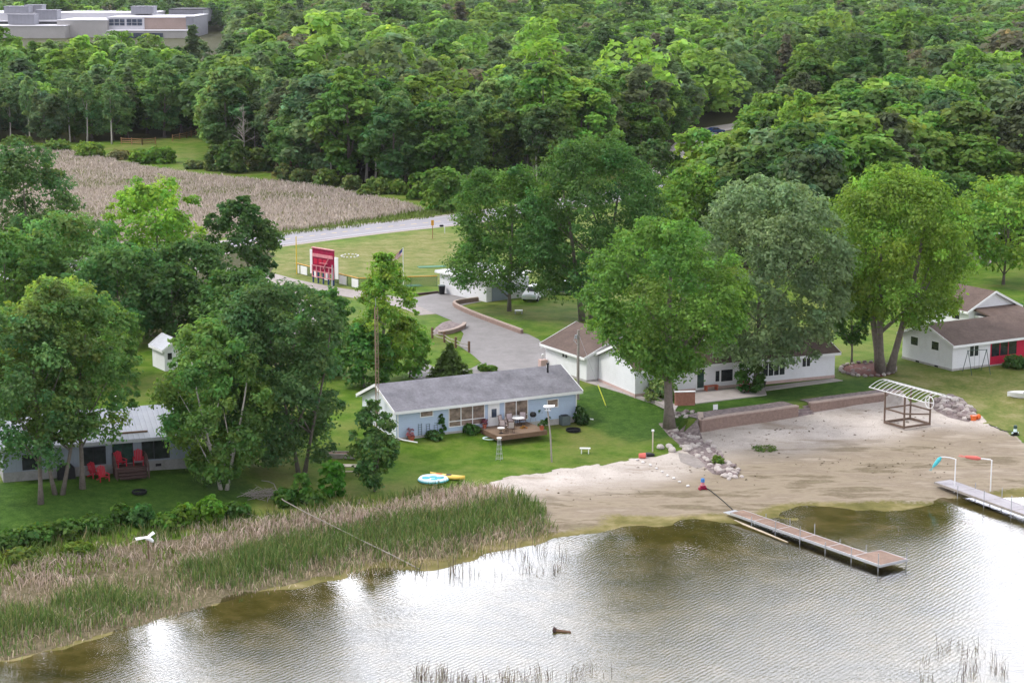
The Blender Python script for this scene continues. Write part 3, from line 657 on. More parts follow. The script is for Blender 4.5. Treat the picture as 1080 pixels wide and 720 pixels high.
rt = [
 (690, 262, 150, 655, 722, 240, 'oval', (.050, .080, .028), 'thin dark tree showing just behind the tallest maple'),
 (735, 275, 178, 690, 775, 260, 'round', (.115, .175, .030), 'bright green tree right of the tallest maple by the road'),
 (1058, 300, 190, 1008, 1112, 275, 'round', (.120, .180, .034), 'bright green spreading tree at the right edge above the house roofs'),
 (1006, 272, 186, 972, 1044, 262, 'round', (.062, .106, .028), 'mid-green tree left of the brush pile at the right'),
 (840, 262, 152, 790, 892, 250, 'round', (.062, .108, .026), 'broad green tree behind the grey-green one'),
 (905, 258, 160, 868, 960, 245, 'round', (.072, .118, .030), 'green tree behind the tall yellow-green one'),
 (770, 240, 160, 732, 820, 228, 'round', (.055, .090, .026), 'dark brownish-green broad tree below the parked blue car'),
 (880, 236, 102, 812, 868, 190, 'oval', (.135, .190, .034), 'bright lime tree standing out of the forest left of the bend'),
]
for i, a in enumerate(rt):
    hero(*a, 300 + i, group=RG, lobes=34, lob=.3, dens=.85, leaf=.36)
def conif(px, py, top, w, col, label, seed, cat='tree', **kw):
    g = G(px, py); s = ppm(g)
    return tag(make_conifer('spruce_tree', seed, (py - top) / s / .97, w / 2 / s, .15, col, g, **kw), label, cat)
conif(475, 399, 366, 50, (.12, .19, .05), 'low broad evergreen on the grass island beside the driveway', 401, n=2400, leaf=.32, tiers=7)
conif(303, 336, 302, 24, (.036, .058, .026), 'small pointed dark evergreen beside the gravel path', 402, n=1600, leaf=.32)

# ------------------------------------------------------------------ shrubs
def shrub(px, py, w, h, col, label, seed, group='shrubs', leaf=.22, name='shrub', dens=1.0):
    g = G(px, py); s = ppm(g); rad = w / 2 / s; hh = h / s
    Vv, Ff, cc, c, lr = crown(seed, rad, 0.02, hh, lobes=14, lob=.42, sprays=1.0, n=int(dens * (260 + 420 * rad * hh * (.22 / leaf) ** 1.5)), leaf=leaf, shape='broad', ragged=.35)
    o = add_obj(name, mesh_np(name, Vv, Ff, LEAF, cc), None, g); o.scale.z = .3 if 'flat' in label else 1; o.color = (col[0] * 1.4, col[1] * 1.55, col[2] * 1.2, 1)
    return tag(o, label, 'shrub', group)
SG = 'shrubs along the edge of the cabin lawn'
for i, (x, y, w, h, c) in enumerate([(128, 551, 22, 20, (.06, .12, .022)), (150, 554, 24, 22, (.055, .125, .04)), (175, 556, 26, 14, (.07, .13, .02)), (196, 553, 24, 22, (.08, .15, .022)), (222, 551, 28, 26, (.085, .17, .022)), (250, 545, 26, 14, (.05, .10, .02)),
        (100, 560, 34, 14, (.06, .115, .025)), (70, 566, 36, 16, (.055, .105, .022)), (36, 572, 40, 16, (.06, .11, .025)), (4, 578, 38, 16, (.055, .105, .025)), (84, 584, 30, 10, (.09, .13, .025)), (24, 590, 34, 10, (.10, .13, .03)), (300, 532, 26, 16, (.05, .10, .02)), (330, 530, 24, 12, (.06, .11, .02))]):
    shrub(x, y, w, h, c, ('leafy green shrub between the cabin lawn and the reeds' if i not in (3, 4) else ('tallest light green shrub of the row between cabin lawn and reeds' if i == 4 else 'second tallest light shrub of the row, left of the tallest one')), 500 + i, SG, leaf=.26, dens=1.3)
shrub(352, 523, 26, 36, (.055, .15, .02), 'bright green upright bush at the lawn edge left of the young tree', 520, None, leaf=.26)
shrub(318, 528, 18, 30, (.065, .14, .025), 'light green bush at the foot of the big dark tree', 521, None, leaf=.26)
shrub(465, 458, 9, 22, (.04, .10, .02), 'climbing green plant on the blue wall left of the picture window', 522, None)
shrub(458, 463, 16, 8, (.05, .10, .03), 'low plants at the foot of the blue wall', 523, None)
shrub(497, 457, 16, 9, (.055, .12, .03), 'low spiky plants in the bed left of the wooden deck', 524, None)
shrub(569, 445, 20, 22, (.035, .10, .018), 'tall green potted bush beside the deck and patio window', 525, None)
shrub(613, 447, 14, 18, (.030, .065, .018), 'dark shrub at the right corner of the blue house', 526, None)
shrub(696, 422, 34, 22, (.15, .20, .085), 'pale silvery-green shrub beside the brick pillar of the white house', 527, None)
shrub(791, 416, 26, 42, (.045, .10, .022), 'dark green column of leaves at the planter by the white wall', 528, None)
shrub(1070, 388, 22, 12, (.045, .095, .025), 'clipped green shrub under the red-framed picture window', 529, None)
shrub(1088, 388, 22, 12, (.045, .095, .025), 'second clipped green shrub at the right edge under the red wall', 530, None)
shrub(510, 391, 12, 6, (.09, .15, .03), 'small light green bush behind the blue house ridge', 531, None)
shrub(519, 391.5, 10, 5.5, (.09, .15, .03), 'smaller light green bush right beside another behind the ridge', 532, None)
shrub(1075, 340, 26, 20, (.07, .13, .04), 'leafy bush right of the back gable at the right edge', 533, None)
shrub(806, 473, 26, 2.5, (.085, .12, .03), 'flat patch of weeds growing on the beach sand', 534, None, leaf=.16)
shrub(757, 489, 12, 8, (.09, .14, .03), 'tuft of weeds between the riprap stones', 535, None, leaf=.16)
MGp = 'bushes along the far edge of the marsh'
for i, (x, y, w, h, c) in enumerate([(96, 166, 30, 14, (.10, .15, .03)), (150, 172, 24, 12, (.10, .165, .025)), (170, 172, 28, 15, (.085, .15, .022)), (205, 178, 18, 8, (.10, .12, .05)), (228, 180, 22, 26, (.062, .095, .032)), (248, 182, 30, 34, (.06, .098, .03)), (276, 180, 24, 22, (.07, .10, .03)), (300, 190, 20, 16, (.09, .105, .04)), (318, 192, 22, 12, (.085, .11, .045)), (344, 196, 26, 16, (.085, .125, .035)),
        (372, 200, 20, 14, (.09, .115, .045)), (398, 204, 26, 14, (.10, .14, .04)), (420, 205, 20, 14, (.095, .14, .03)), (446, 210, 30, 26, (.075, .13, .026)), (470, 222, 48, 42, (.075, .135, .03)), (492, 212, 26, 22, (.07, .12, .03)), (126, 168, 22, 8, (.12, .115, .06)), (60, 160, 26, 10, (.08, .13, .03)), (20, 156, 30, 10, (.08, .12, .03)), (384, 208, 14, 8, (.10, .13, .04))]):
    shrub(x, y, w, h, c, 'leafy bush at the far edge of the pinkish marsh' if i != 14 else 'largest green bush at the tip of the marsh beside the road', 540 + i, MGp, leaf=.5, dens=1.4)

# ------------------------------------------------------------------ the forest: prototypes, then ~270 individual trees, the rest one mass
PROTO = []
def proto(kind, seed):
    if kind == 'oak': r = make_tree('broadleaf_tree', seed, 15, 4.6, 2.2, 'round', lobes=30, lob=.33, n=6500, leaf=.46, limbs=6)
    if kind == 'maple': r = make_tree('broadleaf_tree', seed, 16, 4.2, 1.8, 'oval', lobes=28, lob=.33, n=6000, leaf=.45, limbs=6)
    if kind == 'aspen': r = make_tree('aspen_tree', seed, 16, 2.6, 6.0, 'oval', 'birch', .21, lobes=24, lob=.36, n=3400, leaf=.38, limbs=5)
    if kind == 'pine': r = make_tree('pine_tree', seed, 17, 3.4, 6.5, 'oval', 'pinebark', .2, lobes=26, lob=.3, n=3600, leaf=.44, limbs=10, hue=.05)
    if kind == 'spruce': r = make_conifer('spruce_tree', seed, 15, 3.0, .8, (1, 1, 1))
    if kind == 'dead': r = bare_tree('dead_tree', seed, 13)
    return r
KINDS = ['oak', 'oak', 'oak', 'maple', 'maple', 'maple', 'aspen', 'aspen', 'pine', 'pine', 'spruce', 'dead']
PROTO = {}
for i, k in enumerate(KINDS): PROTO.setdefault(k, []).append(proto(k, 700 + i))
LAB = {'oak': 'round-crowned green broadleaf tree', 'maple': 'tall oval-crowned broadleaf tree', 'aspen': 'slim white-trunked aspen', 'pine': 'dark bare-stemmed pine', 'spruce': 'pointed dark spruce', 'dead': 'bare grey dead tree'}
PAL = [(.105, .150, .050), (.085, .110, .055), (.130, .185, .040), (.068, .118, .024), (.082, .140, .026), (.055, .095, .024), (.100, .160, .028), (.048, .085, .026), (.075, .120, .040), (.120, .175, .032), (.080, .115, .030), (.095, .125, .060), (.072, .105, .050)]
g = np.random.default_rng(99)
ROADX = [(p.x, p.y) for p in ROADC]
def near_road(x, y, w):
    d = np.full(len(x), 1e9)
    for (x1, y1), (x2, y2) in zip(ROADX[:-1], ROADX[1:]):
        L2 = (x2 - x1) ** 2 + (y2 - y1) ** 2; u = np.clip(((x - x1) * (x2 - x1) + (y - y1) * (y2 - y1)) / L2, 0, 1)
        d = np.minimum(d, np.hypot(x - x1 - u * (x2 - x1), y - y1 - u * (y2 - y1)))
    return d < w
def scatter(y0, y1, sp, margin=12):
    ys = np.arange(y0, y1, sp * .866); pts = []
    for i, yy in enumerate(ys):
        half = yy * .262 + margin; xs = np.arange(-half, half, sp) + (i % 2) * sp / 2
        pts.append(np.stack([xs, np.full(len(xs), yy)], 1))
    p = np.concatenate(pts); return p + g.uniform(-.36, .36, p.shape) * sp
SIDE = poly([(700, 196), (726, 150), (742, 136), (800, 122), (822, 112), (826, 132), (790, 138), (762, 142), (742, 158), (722, 186)])
CORR = [(p.x, p.y) for p in (P(688, 222), P(690, 165), P(735, 134), P(812, 119), P(822, 135), P(806, 200), P(796, 262), P(712, 262))]
YARDW = poly([(990, 296), (1000, 262), (1100, 262), (1100, 300)])
def forest_points(y0, y1, sp):
    p = scatter(y0, y1, sp); x, y = p[:, 0], p[:, 1]
    ok = inpoly(x, y, FOREST) | inpoly(x, y, FOREST2)
    ok &= ~near_road(x, y, 8.0) & ~inpoly(x, y, SIDE) & ~inpoly(x, y, YARDW) & ~inpoly(x, y, CORR) & ~inpoly(x, y, DIRT)
    ok &= ~((y > 590) & (y < 1150) & (x < -y * .142 + 4) )          # open ground in front of the school
    return p[ok]
near = forest_points(225, 640, 7.3)
order = np.argsort(near[:, 1])
# visibility: keep as individuals the trees that stand nearest along each line of sight, and every second tree of the canopy behind them
px = (near[:, 0] / near[:, 1]) * FPX
first = np.zeros(len(near), int)
for i in order:
    first[i] = np.sum((np.abs(px - px[i]) < 9) & (near[:, 1] < near[i, 1] - 1.0) & (near[:, 1] > near[i, 1] - 60))
rank = near[:, 1] + first * 28.0
sel = np.argsort(rank)[:262]
indiv = np.zeros(len(near), bool); indiv[sel] = True
count = 0
def area_name(x, y):
    if y > 420: return 'deep in the forest'
    if x < -25: return 'in the forest edge behind the marsh, left part'
    if x < 6: return 'in the forest edge behind the marsh, right part'
    return 'in the woods right of the road'
for i in sel:
    x, y = near[i]; e = g.random(); edge = first[i] <= 1 and inpoly(np.array([x]), np.array([y]), FOREST)[0]
    k = 'oak' if e < .40 else 'maple' if e < .68 else 'aspen' if e < .82 else 'pine' if e < .93 else 'spruce' if e < .96 else 'dead'
    if edge and -12 < x < 6 and e > .3: k = 'aspen'
    if edge and 14 < x < 40 and y < 400 and e > .45: k = 'pine'
    if not edge and k == 'aspen': k = 'oak'
    if k == 'dead' and not edge: k = 'maple'
    pr = PROTO[k][g.integers(len(PROTO[k]))]; o = copy_tree(pr); s = (0.76 + .5 * g.random() ** 1.3) * (1 + .14 * float(fnoise(x, y, 26, 71))) * (.90 if x < -.13 * y and y > 440 else 1) * (1.0 if k != 'aspen' else .95)
    o.location = (x, y, float(tz(x, y))); o.scale = (s * (1.05 + .4 * g.random()), s * (1.05 + .4 * g.random()), s); o.rotation_euler.z = g.random() * 6.28
    c = PAL[g.integers(len(PAL))]
    if k == 'aspen': c = (.080, .125, .048)
    if k == 'pine': c = (.070, .078, .040)
    if k == 'spruce': c = (.038, .066, .030)
    v = .68 + .56 * g.random()
    for ch in o.children:
        if ch.name.startswith('crown'): ch.color = (c[0] * v * FOB[0], c[1] * v * FOB[1], c[2] * v * FOB[2], 1)
    tone = '' if k in ('aspen', 'pine', 'spruce', 'dead') else ('pale ' if c[1] * v > .14 else 'dark ' if c[1] * v < .095 else '')
    tag(o, f"{tone}{LAB[k]} {area_name(x, y)}", 'tree', f"{tone}{LAB[k]}s {area_name(x, y)}")
for i, (bx, by, tp, kk) in enumerate([(288, 172, 76, 0), (304, 172, 84, 0), (396, 193, 92, 0), (424, 197, 98, 0), (452, 196, 112, 0), (470, 193, 100, 0), (491, 190, 104, 0), (514, 187, 100, 0), (534, 186, 96, 0), (556, 184, 108, 0), (350, 192, 100, 0), (118, 152, 84, 0), (92, 150, 78, 0), (74, 150, 80, 0), (32, 150, 82, 0), (366, 190, 110, 0), (586, 186, 110, 0)]):
    q = G(bx, by); s = (by - tp) / ppm(q) / 16.0; o = copy_tree(PROTO['aspen'][i % 2]); o.location = q; o.scale = (s * .92, s * .92, s); o.rotation_euler.z = i * 1.3
    for ch in o.children:
        if ch.name.startswith('crown'): v = .85 + .3 * g.random(); ch.color = (.10 * v * FOB[0], .15 * v * FOB[1], .062 * v * FOB[2], 1)
    tag(o, ('tall aspen with long white bare trunk left of the marsh bushes' if i < 2 else 'pale-trunked aspen standing in front of the forest behind the marsh') if i not in (11, 12, 13, 14) else 'pale-trunked aspen in the forest edge near the rail fence', 'tree', 'front aspens of the forest edge')
for k in PROTO:
    for r in PROTO[k]: delete_tree(r)

def templates(n, leaf, lobes, cnt):
    out = []
    for s in range(cnt):
        kd = ['round', 'oval', 'round', 'egg', 'round', 'cone', 'broad', 'oval'][s % 8]; rr = [.30, .21, .34, .25, .27, .18, .35, .23][s % 8]
        Vv, Ff, cc, _, _ = crown(900 + s + n, rr, .18, 1.0, lobes=lobes, lob=.33, n=n, leaf=leaf, shape=kd, ragged=.14, hue=.08)
        out.append((Vv, Ff, cc))
    return out
def mass(name, pts, temps, label, hs=(10.5, 19), wide=1.25, group=None):
    VV, FF, CC = [], [], []; base = 0
    kk = g.integers(0, len(temps), len(pts))
    PALA = np.array(PAL)
    for k, (Vv, Ff, cc) in enumerate(temps):
        p = pts[kk == k]; n = len(p)
        if not n: continue
        h = g.uniform(*hs, n) * (1 + .22 * fnoise(p[:, 0], p[:, 1], 26, 71)); em = g.random(n) < .10; h[em] *= 1.28; h = np.where((p[:, 0] < -.13 * p[:, 1]) & (p[:, 1] < 720), h * .9, h); w = h * wide * g.uniform(.85, 1.25, n); a = g.random(n) * 6.283
        ca, sa = np.cos(a)[:, None], np.sin(a)[:, None]
        x = (Vv[None, :, 0] * ca - Vv[None, :, 1] * sa) * w[:, None] + p[:, 0:1]
        y = (Vv[None, :, 0] * sa + Vv[None, :, 1] * ca) * w[:, None] + p[:, 1:2]
        z = Vv[None, :, 2] * h[:, None] + tz(p[:, 0], p[:, 1])[:, None]
        VV.append(np.stack([x, y, z], -1).reshape(-1, 3))
        FF.append((Ff[None] + (np.arange(n) * len(Vv))[:, None, None]).reshape(-1, 4) + base); base += n * len(Vv)
        c = PALA[g.integers(0, len(PAL), n)] * np.array(FOB) * g.uniform(.62, 1.25, n)[:, None]
        odd = g.random(n) < .05; c[odd] = np.array([.15, .15, .10])
        CC.append((cc[None] * c[:, None, :]).reshape(-1, 3))
    me = mesh_np(name, np.concatenate(VV), np.concatenate(FF), LEAF, np.concatenate(CC))
    o = add_obj(name, me); return tag(o, label, 'woods', None, 'stuff')
mass('woods', near[~indiv], templates(900, .046, 24, 8), 'dense mass of broadleaf trees filling the forest behind its edge')
mass('woods', forest_points(640, 1010, 9.8), templates(560, .056, 22, 8), 'green canopy of the farther woods below the top edge', wide=1.4)
mass('woods', forest_points(1010, 1560, 12.5), templates(240, .084, 15, 8), 'darker most distant tree canopy along the top edge', wide=1.6)
# ------------------------------------------------------------------ buildings
class House:
    """local frame: x along the front (left to right as seen from the lake), y away from the lake, z up"""
    def __init__(s, name, A, B, label, cat='house', group=None):
        A = Vector(A); B = Vector(B); s.z0 = A.z; d = B - A; s.L = Vector((d.x, d.y)).length; s.rz = math.atan2(d.y, d.x)
        s.ex = Vector((math.cos(s.rz), math.sin(s.rz), 0)); s.ey = Vector((-math.sin(s.rz), math.cos(s.rz), 0)); s.o = A
        s.root = empty(name, A, s.rz, label, cat, group)
    def local(s, p): q = Vector(p) - s.o; return Vector((q.dot(s.ex), q.dot(s.ey), q.z))
    def world(s, x, y, z=0): return s.o + s.ex * x + s.ey * y + Vector((0, 0, z))
    def hit(s, px, py, axis, val):            # where a pixel's ray meets the wall plane  axis = val (local)
        d = ray(px, py); n = s.ex if axis == 'x' else s.ey; C = Vector((0, 0, CH))
        t = (val - (C - s.o).dot(n)) / d.dot(n); return s.local(C + d * t)
    def part(s, mb, name, mt, parent=None, **kw): return mb.build(name, mt, parent or s.root, **kw)
    def M(s, axis, val, sign):                # matrix mapping (u, out, z) of a wall to local coordinates
        if axis == 'y': return Matrix(((1, 0, 0, 0), (0, sign, 0, val), (0, 0, 1, 0), (0, 0, 0, 1)))
        return Matrix(((0, sign, 0, val), (1, 0, 0, 0), (0, 0, 1, 0), (0, 0, 0, 1)))
    def window(s, axis, val, sign, u0, u1, z0, z1, cols=1, rows=1, frame='white_paint', pane='glass', fw=.07, split=None, name='window'):
        if u0 > u1: u0, u1 = u1, u0
        if z0 > z1: z0, z1 = z1, z0
        Mx = s.M(axis, val, sign); f = MB(); o0, o1 = -.05, .055
        f.box(u0 - fw, u1 + fw, o0, o1, z0 - fw, z0, 0, Mx); f.box(u0 - fw, u1 + fw, o0, o1, z1, z1 + fw, 0, Mx)
        f.box(u0 - fw, u0, o0, o1 - .003, z0, z1, 0, Mx); f.box(u1, u1 + fw, o0, o1 - .003, z0, z1, 0, Mx)
        for c in range(1, cols):
            u = u0 + (u1 - u0) * c / cols; f.box(u - fw * .5, u + fw * .5, o0, o1 - .006, z0, z1, 0, Mx)
        if split:
            z = z0 + (z1 - z0) * split; f.box(u0, u1, o0, o1 - .009, z - fw * .5, z + fw * .5, 0, Mx)
        for r in range(1, rows):
            z = z0 + (z1 - z0) * r / rows; f.box(u0, u1, o0, o1 - .012, z - fw * .4, z + fw * .4, 0, Mx)
        fo = s.part(f, name, M[frame]); p = MB(); p.box(u0 - .02, u1 + .02, -.04, .018, z0 - .02, z1 + .02, 0, Mx)
        s.part(p, 'pane', M[pane], fo); return fo
    def win_px(s, axis, val, sign, x0, y0, x1, y1, **kw):
        a = s.hit(x0, y0, axis, val); b = s.hit(x1, y1, axis, val); u = (a.x, b.x) if axis == 'y' else (a.y, b.y)
        zc = (a.z, b.z)
        m = s.hit((x0 + x1) / 2, (y0 + y1) / 2, axis, val); hh = (y1 - y0) / ppm(s.world(m.x, m.y, m.z)) / .97 / 2
        return s.window(axis, val, sign, u[0], u[1], m.z - hh, m.z + hh, **kw)
    def gable(s, W, H, rise, wall, roofm, x0=0.0, x1=None, y0=0.0, ov=.45, ovg=.35, trim='white_paint', ridge='x', base=None, gable_mat=None, gh=0.0, thick=.16):
        """gabled block: body, roof, white eave and rake boards"""
        x1 = s.L if x1 is None else x1; y1 = y0 + W; b = MB()
        if ridge == 'x':
            mid = (y0 + y1) / 2; pr = [(y0, -.3), (y1, -.3), (y1, H), (mid, H + rise), (y0, H)]
            A = [Vector((x0, a, c)) for a, c in pr]; Bq = [Vector((x1, a, c)) for a, c in pr]; half = W / 2
        else:
            mid = (x0 + x1) / 2; pr = [(x1, -.3), (x0, -.3), (x0, H), (mid, H + rise), (x1, H)]
            A = [Vector((a, y0, c)) for a, c in pr]; Bq = [Vector((a, y1, c)) for a, c in pr]; half = (x1 - x0) / 2
        vs = A + Bq; fs = [(0, 1, 2, 3, 4), (9, 8, 7, 6, 5)] + [(i, 5 + i, 5 + (i + 1) % 5, (i + 1) % 5) for i in range(5)]
        ms = [1 if gable_mat else 0] * 2 + [0] * 5
        b.v = [tuple(v) for v in vs]; b.f = fs; b.m = ms
        w = s.part(b, 'wall', [M[wall]] + ([M[gable_mat]] if gable_mat else []))
        if base:
            q = MB(); e = .03
            q.box(x0 - e, x1 + e, y0 - e, y1 + e, -.35, base[1]); s.part(q, 'foundation', M[base[0]])
        sl = rise / half; top = MB(); bd = MB(); k = .03
        def pt(along, cross, dz=0):           # cross measured from the ridge (signed), z on the roof plane
            z = H + rise + k - abs(cross) * sl + dz
            return Vector((along, mid + cross, z)) if ridge == 'x' else Vector((mid + cross, along, z))
        a0, a1 = ((x0, x1) if ridge == 'x' else (y0, y1)); a0 -= ovg; a1 += ovg; e = half + ov
        for sg in (-1, 1):
            ring = lambda al: [pt(al, 0), pt(al, sg * e), pt(al, sg * e, thick), pt(al, 0, thick)]
            top.loft([ring(a0), ring(a1)])
            f0, f1 = pt(a0 - .03, sg * (e + .02), -.06), pt(a1 + .03, sg * (e + .02), -.06)
            bd.bar(f0 + Vector((0, 0, .08)), f1 + Vector((0, 0, .08)), .05, .24)
            for al in (a0 - .02, a1 + .02): bd.bar(pt(al, 0, .07), pt(al, sg * (e + .02), .07), .05, .24)
        r = s.part(top, 'roof', M[roofm]); s.part(bd, 'eave_trim', M[trim])
        s.H, s.W, s.rise, s.roof_obj, s.slope, s.mid = H, W, rise, r, sl, mid
        return w, r
    def roofz(s, y): return s.H + s.rise + .19 - abs(y - s.mid) * s.slope
    def downspout(s, x, y, z, out):
        d = MB(); d.tube([(x, y, z), (x, y, .25), (x + out[0] * .25, y + out[1] * .25, .12), (x + out[0], y + out[1], .05)], .055, 6); s.part(d, 'downspout', M['white_paint'])

# --- blue house
h = House('blue_house', G(418, 464.5), G(608, 444.5), 'pale blue ranch house with grey shingle roof facing the lake'); BH = h
h.gable(7.1, 2.62, 1.45, 'blue_siding', 'grey_shingle', gable_mat='pale_siding', base=('block', .22))
h.win_px('y', 0, -1, 443.6, 431.0, 456, 438.6, pane='glass_brown')
h.win_px('y', 0, -1, 473.6, 428.2, 510.5, 447.6, cols=3, split=.27, pane='glass_brown')
h.win_px('y', 0, -1, 532.5, 421.8, 556, 442.5, cols=2, split=.22, pane='glass_brown')
h.win_px('y', 0, -1, 577.5, 421.5, 588, 428.8, pane='glass_brown')
a = h.hit(515.5, 450, 'y', 0); b_ = h.hit(525.5, 450, 'y', 0); dx0, dx1 = a.x, b_.x
d = MB(); d.box(dx0 - .1, dx1 + .1, -.07, .0, .12, 2.38); d.box(dx0, dx1, -.1, -.07, .2, 2.28); do = h.part(d, 'door', M['white_paint'])
d = MB(); d.box(dx0 + .22, dx1 - .22, -.115, -.1, 1.05, 1.8); h.part(d, 'pane', M['glass_blue'], do)
d = MB(); d.tube([(dx0 + .1, -.1, 1.1), (dx0 + .1, -.17, 1.1)], .03, 6); h.part(d, 'handle', M['galv'], do)
for y0, y1 in ((3.6, 4.4), (1.7, 2.5)): h.window('x', 0, -1, y0, y1, 1.35, 2.05)
h.downspout(.12, -.1, 2.5, (1.1, -1.5)); h.downspout(h.L - .1, -.1, 2.5, (1.2, -1.0))
p = MB(); p.tube([(h.L - 1.5, 2.6, h.roofz(2.6) - .1), (h.L - 1.5, 2.6, h.roofz(2.6) + .75)], .09, 8); p.tube([(h.L - 1.5, 2.6, h.roofz(2.6) + .72), (h.L - 1.5, 2.6, h.roofz(2.6) + .86)], .13, 8); h.part(p, 'vent_pipe', M['black'], h.roof_obj)
p = MB(); p.tube([(h.L - 1.2, 3.3, h.roofz(3.3) - .1), (h.L - 1.2, 3.3, h.roofz(3.3) + .3)], .05, 8); h.part(p, 'vent_pipe', M['white_paint'], h.roof_obj)
p = MB()
for i in range(3):
    x = 2.2 + i * .75
    for q in (-.16, .16): p.tube([(x + q, -.06, .2), (x + q, -.06, 1.25 - .12 * i)], .018, 5)
    for k in range(5): p.tube([(x - .16, -.06, .35 + .2 * k), (x + .16, -.06, .35 + .2 * k)], .014, 5)
h.part(p, 'wall_trellis', M['dark_green_metal'])

# --- wooden deck in front of it, with furniture
ux0 = h.hit(504.5, 451.5, 'y', 0).x; ux1 = h.hit(552, 444.5, 'y', 0).x
D = empty('wooden_deck', h.world(ux0, -.03), h.rz, 'low brown wooden deck in front of the blue house patio window', 'deck'); dw, dl = ux1 - ux0 + .3, 3.7
d = MB(); d.box(0, dw, -dl, -.03, .24, .30); d.build('deck_boards', M['deck_wood'], D)
d = MB(); d.box(-.02, dw + .02, -dl - .04, -dl, -.1, .29); d.box(-.04, 0, -dl, -.03, -.1, .29); d.box(dw, dw + .04, -dl, -.03, -.1, .29); d.build('skirt_board', M['brown_wood'], D)
def on_deck(x, y, z=.30): return h.world(ux0 + x, y, z)
def patio_chair(loc, rz, label):
    r = empty('patio_chair', loc, rz, label, 'chair', 'patio chairs on the wooden deck')
    f = MB()
    for x in (-.27, .27):
        f.tube([(x, -.28, 0), (x, -.26, .6), (x, .2, .62)], .025, 6); f.tube([(x, .3, 0), (x, .22, .45), (x, .36, 1.02)], .025, 6)
    f.tube([(-.27, .36, 1.02), (.27, .36, 1.02)], .025, 6); f.box(-.27, .27, -.27, .24, .38, .42)
    f.build('frame', M['rusty_steel'], r); c = MB(); c.box(-.24, .24, -.25, .2, .42, .52); c.build('seat', M['cushion'], r, bevel=.03)
    c = MB(); c.loft([[(-.24, .22, .5), (.24, .22, .5), (.24, .31, .5), (-.24, .31, .5)], [(-.24, .31, 1.0), (.24, .31, 1.0), (.24, .40, 1.0), (-.24, .40, 1.0)]]); c.build('backrest', M['cushion'], r, bevel=.02)
for (x, y, rz, lb) in ((1.9, -.95, .5, 'patio chair with light cushion on the deck, nearest the white door'), (2.75, -.7, -.2, 'patio chair with light cushion beside the round table under the patio window'), (3.95, -.75, -.5, 'high-backed patio chair right of the patio window middle'),
                       (1.35, -2.2, 2.2, 'patio chair at the front left corner of the deck'), (2.1, -1.9, 1.2, 'patio chair in the middle of the left half of the deck'), (1.5, -3.1, 2.9, 'patio chair nearest the lake at the front edge of the deck')):
    patio_chair(on_deck(x, y), h.rz + rz, lb)
T = empty('patio_table', on_deck(3.3, -1.15), h.rz, 'white-topped patio table on the deck below the patio window', 'table')
d = MB(); d.tube([(0, 0, .70), (0, 0, .74)], .55, 16); d.build('tabletop', M['white_paint'], T); d = MB()
for k in range(4):
    t_ = k * 1.571 + .78; d.tube([(.42 * math.cos(t_), .42 * math.sin(t_), 0), (.2 * math.cos(t_), .2 * math.sin(t_), .4), (.42 * math.cos(t_), .42 * math.sin(t_), .7)], .02, 5)
d.build('leg', M['black'], T)
T = empty('patio_table', on_deck(.7, -2.9), h.rz, 'small white side table at the left front corner of the deck', 'table')
d = MB(); d.tube([(0, 0, .46), (0, 0, .5)], .33, 14); d.build('tabletop', M['white_paint'], T); d = MB(); d.tube([(0, 0, 0), (0, 0, .46)], .04, 6); d.tube([(0, 0, 0), (0, 0, .03)], .2, 8); d.build('leg', M['black'], T)
Gr = empty('charcoal_grill', on_deck(4.9, -.9), h.rz, 'black kettle grill at the right end of the deck', 'grill')
d = MB(); d.ball((0, 0, .75), .3, .3, .2); d.build('bowl', M['black'], Gr, smooth=True); d = MB(); d.ball((0, 0, .80), .30, .30, .24); d.build('lid', M['black'], Gr, smooth=True)
d = MB()
for k in range(3): d.tube([(.15 * math.cos(k * 2.1), .15 * math.sin(k * 2.1), .7), (.32 * math.cos(k * 2.1), .32 * math.sin(k * 2.1), 0)], .02, 5)
d.build('leg', M['galv'], Gr)
def pot(loc, r, label, mt='terracotta', plant=(.06, .12, .03), seed=1, hh=.35):
    o = empty('flower_pot', loc, 0, label, 'flower pot'); d = MB(); d.tube([(0, 0, 0), (0, 0, hh * .85), (0, 0, hh * .85), (0, 0, hh)], [r * .7, r * .95, r * 1.08, r * 1.08], 12); d.build('pot', M[mt], o)
    Vv, Ff, cc, _, _ = crown(seed, r * 1.5, hh * .9, hh + r * 2.2, lobes=5, lob=.5, n=120, leaf=.12); q = add_obj('plant', mesh_np('plant', Vv, Ff, LEAF, cc), o); q.color = (*plant, 1)
pot(on_deck(4.4, -3.4), .22, 'terracotta pot at the front right edge of the deck', seed=601)
pot(on_deck(.35, -.5), .2, 'flower pot beside the white door at the left deck edge', plant=(.25, .06, .09), seed=602)
pot(h.world(h.hit(421, 463, 'y', 0).x + .9, -.5), .3, 'pot of pink flowers at the left front corner of the blue house', plant=(.42, .16, .2), seed=603)
q = G(551, 460); pot(q, .3, 'orange-brown planter on the grass against the front of the deck', 'orange_yellow', (.35, .16, .03), 604, .22)
A = empty('air_conditioner', G(595, 447.5), h.rz, 'dark grey-green air conditioner unit against the right end of the blue wall', 'air conditioner')
d = MB(); d.box(-.42, .42, -.42, .42, 0, .82); d.build('casing', M['ac_grey'], A, bevel=.03); d = MB(); d.tube([(0, 0, .82), (0, 0, .87)], .33, 14); d.build('fan_grille', M['black'], A)
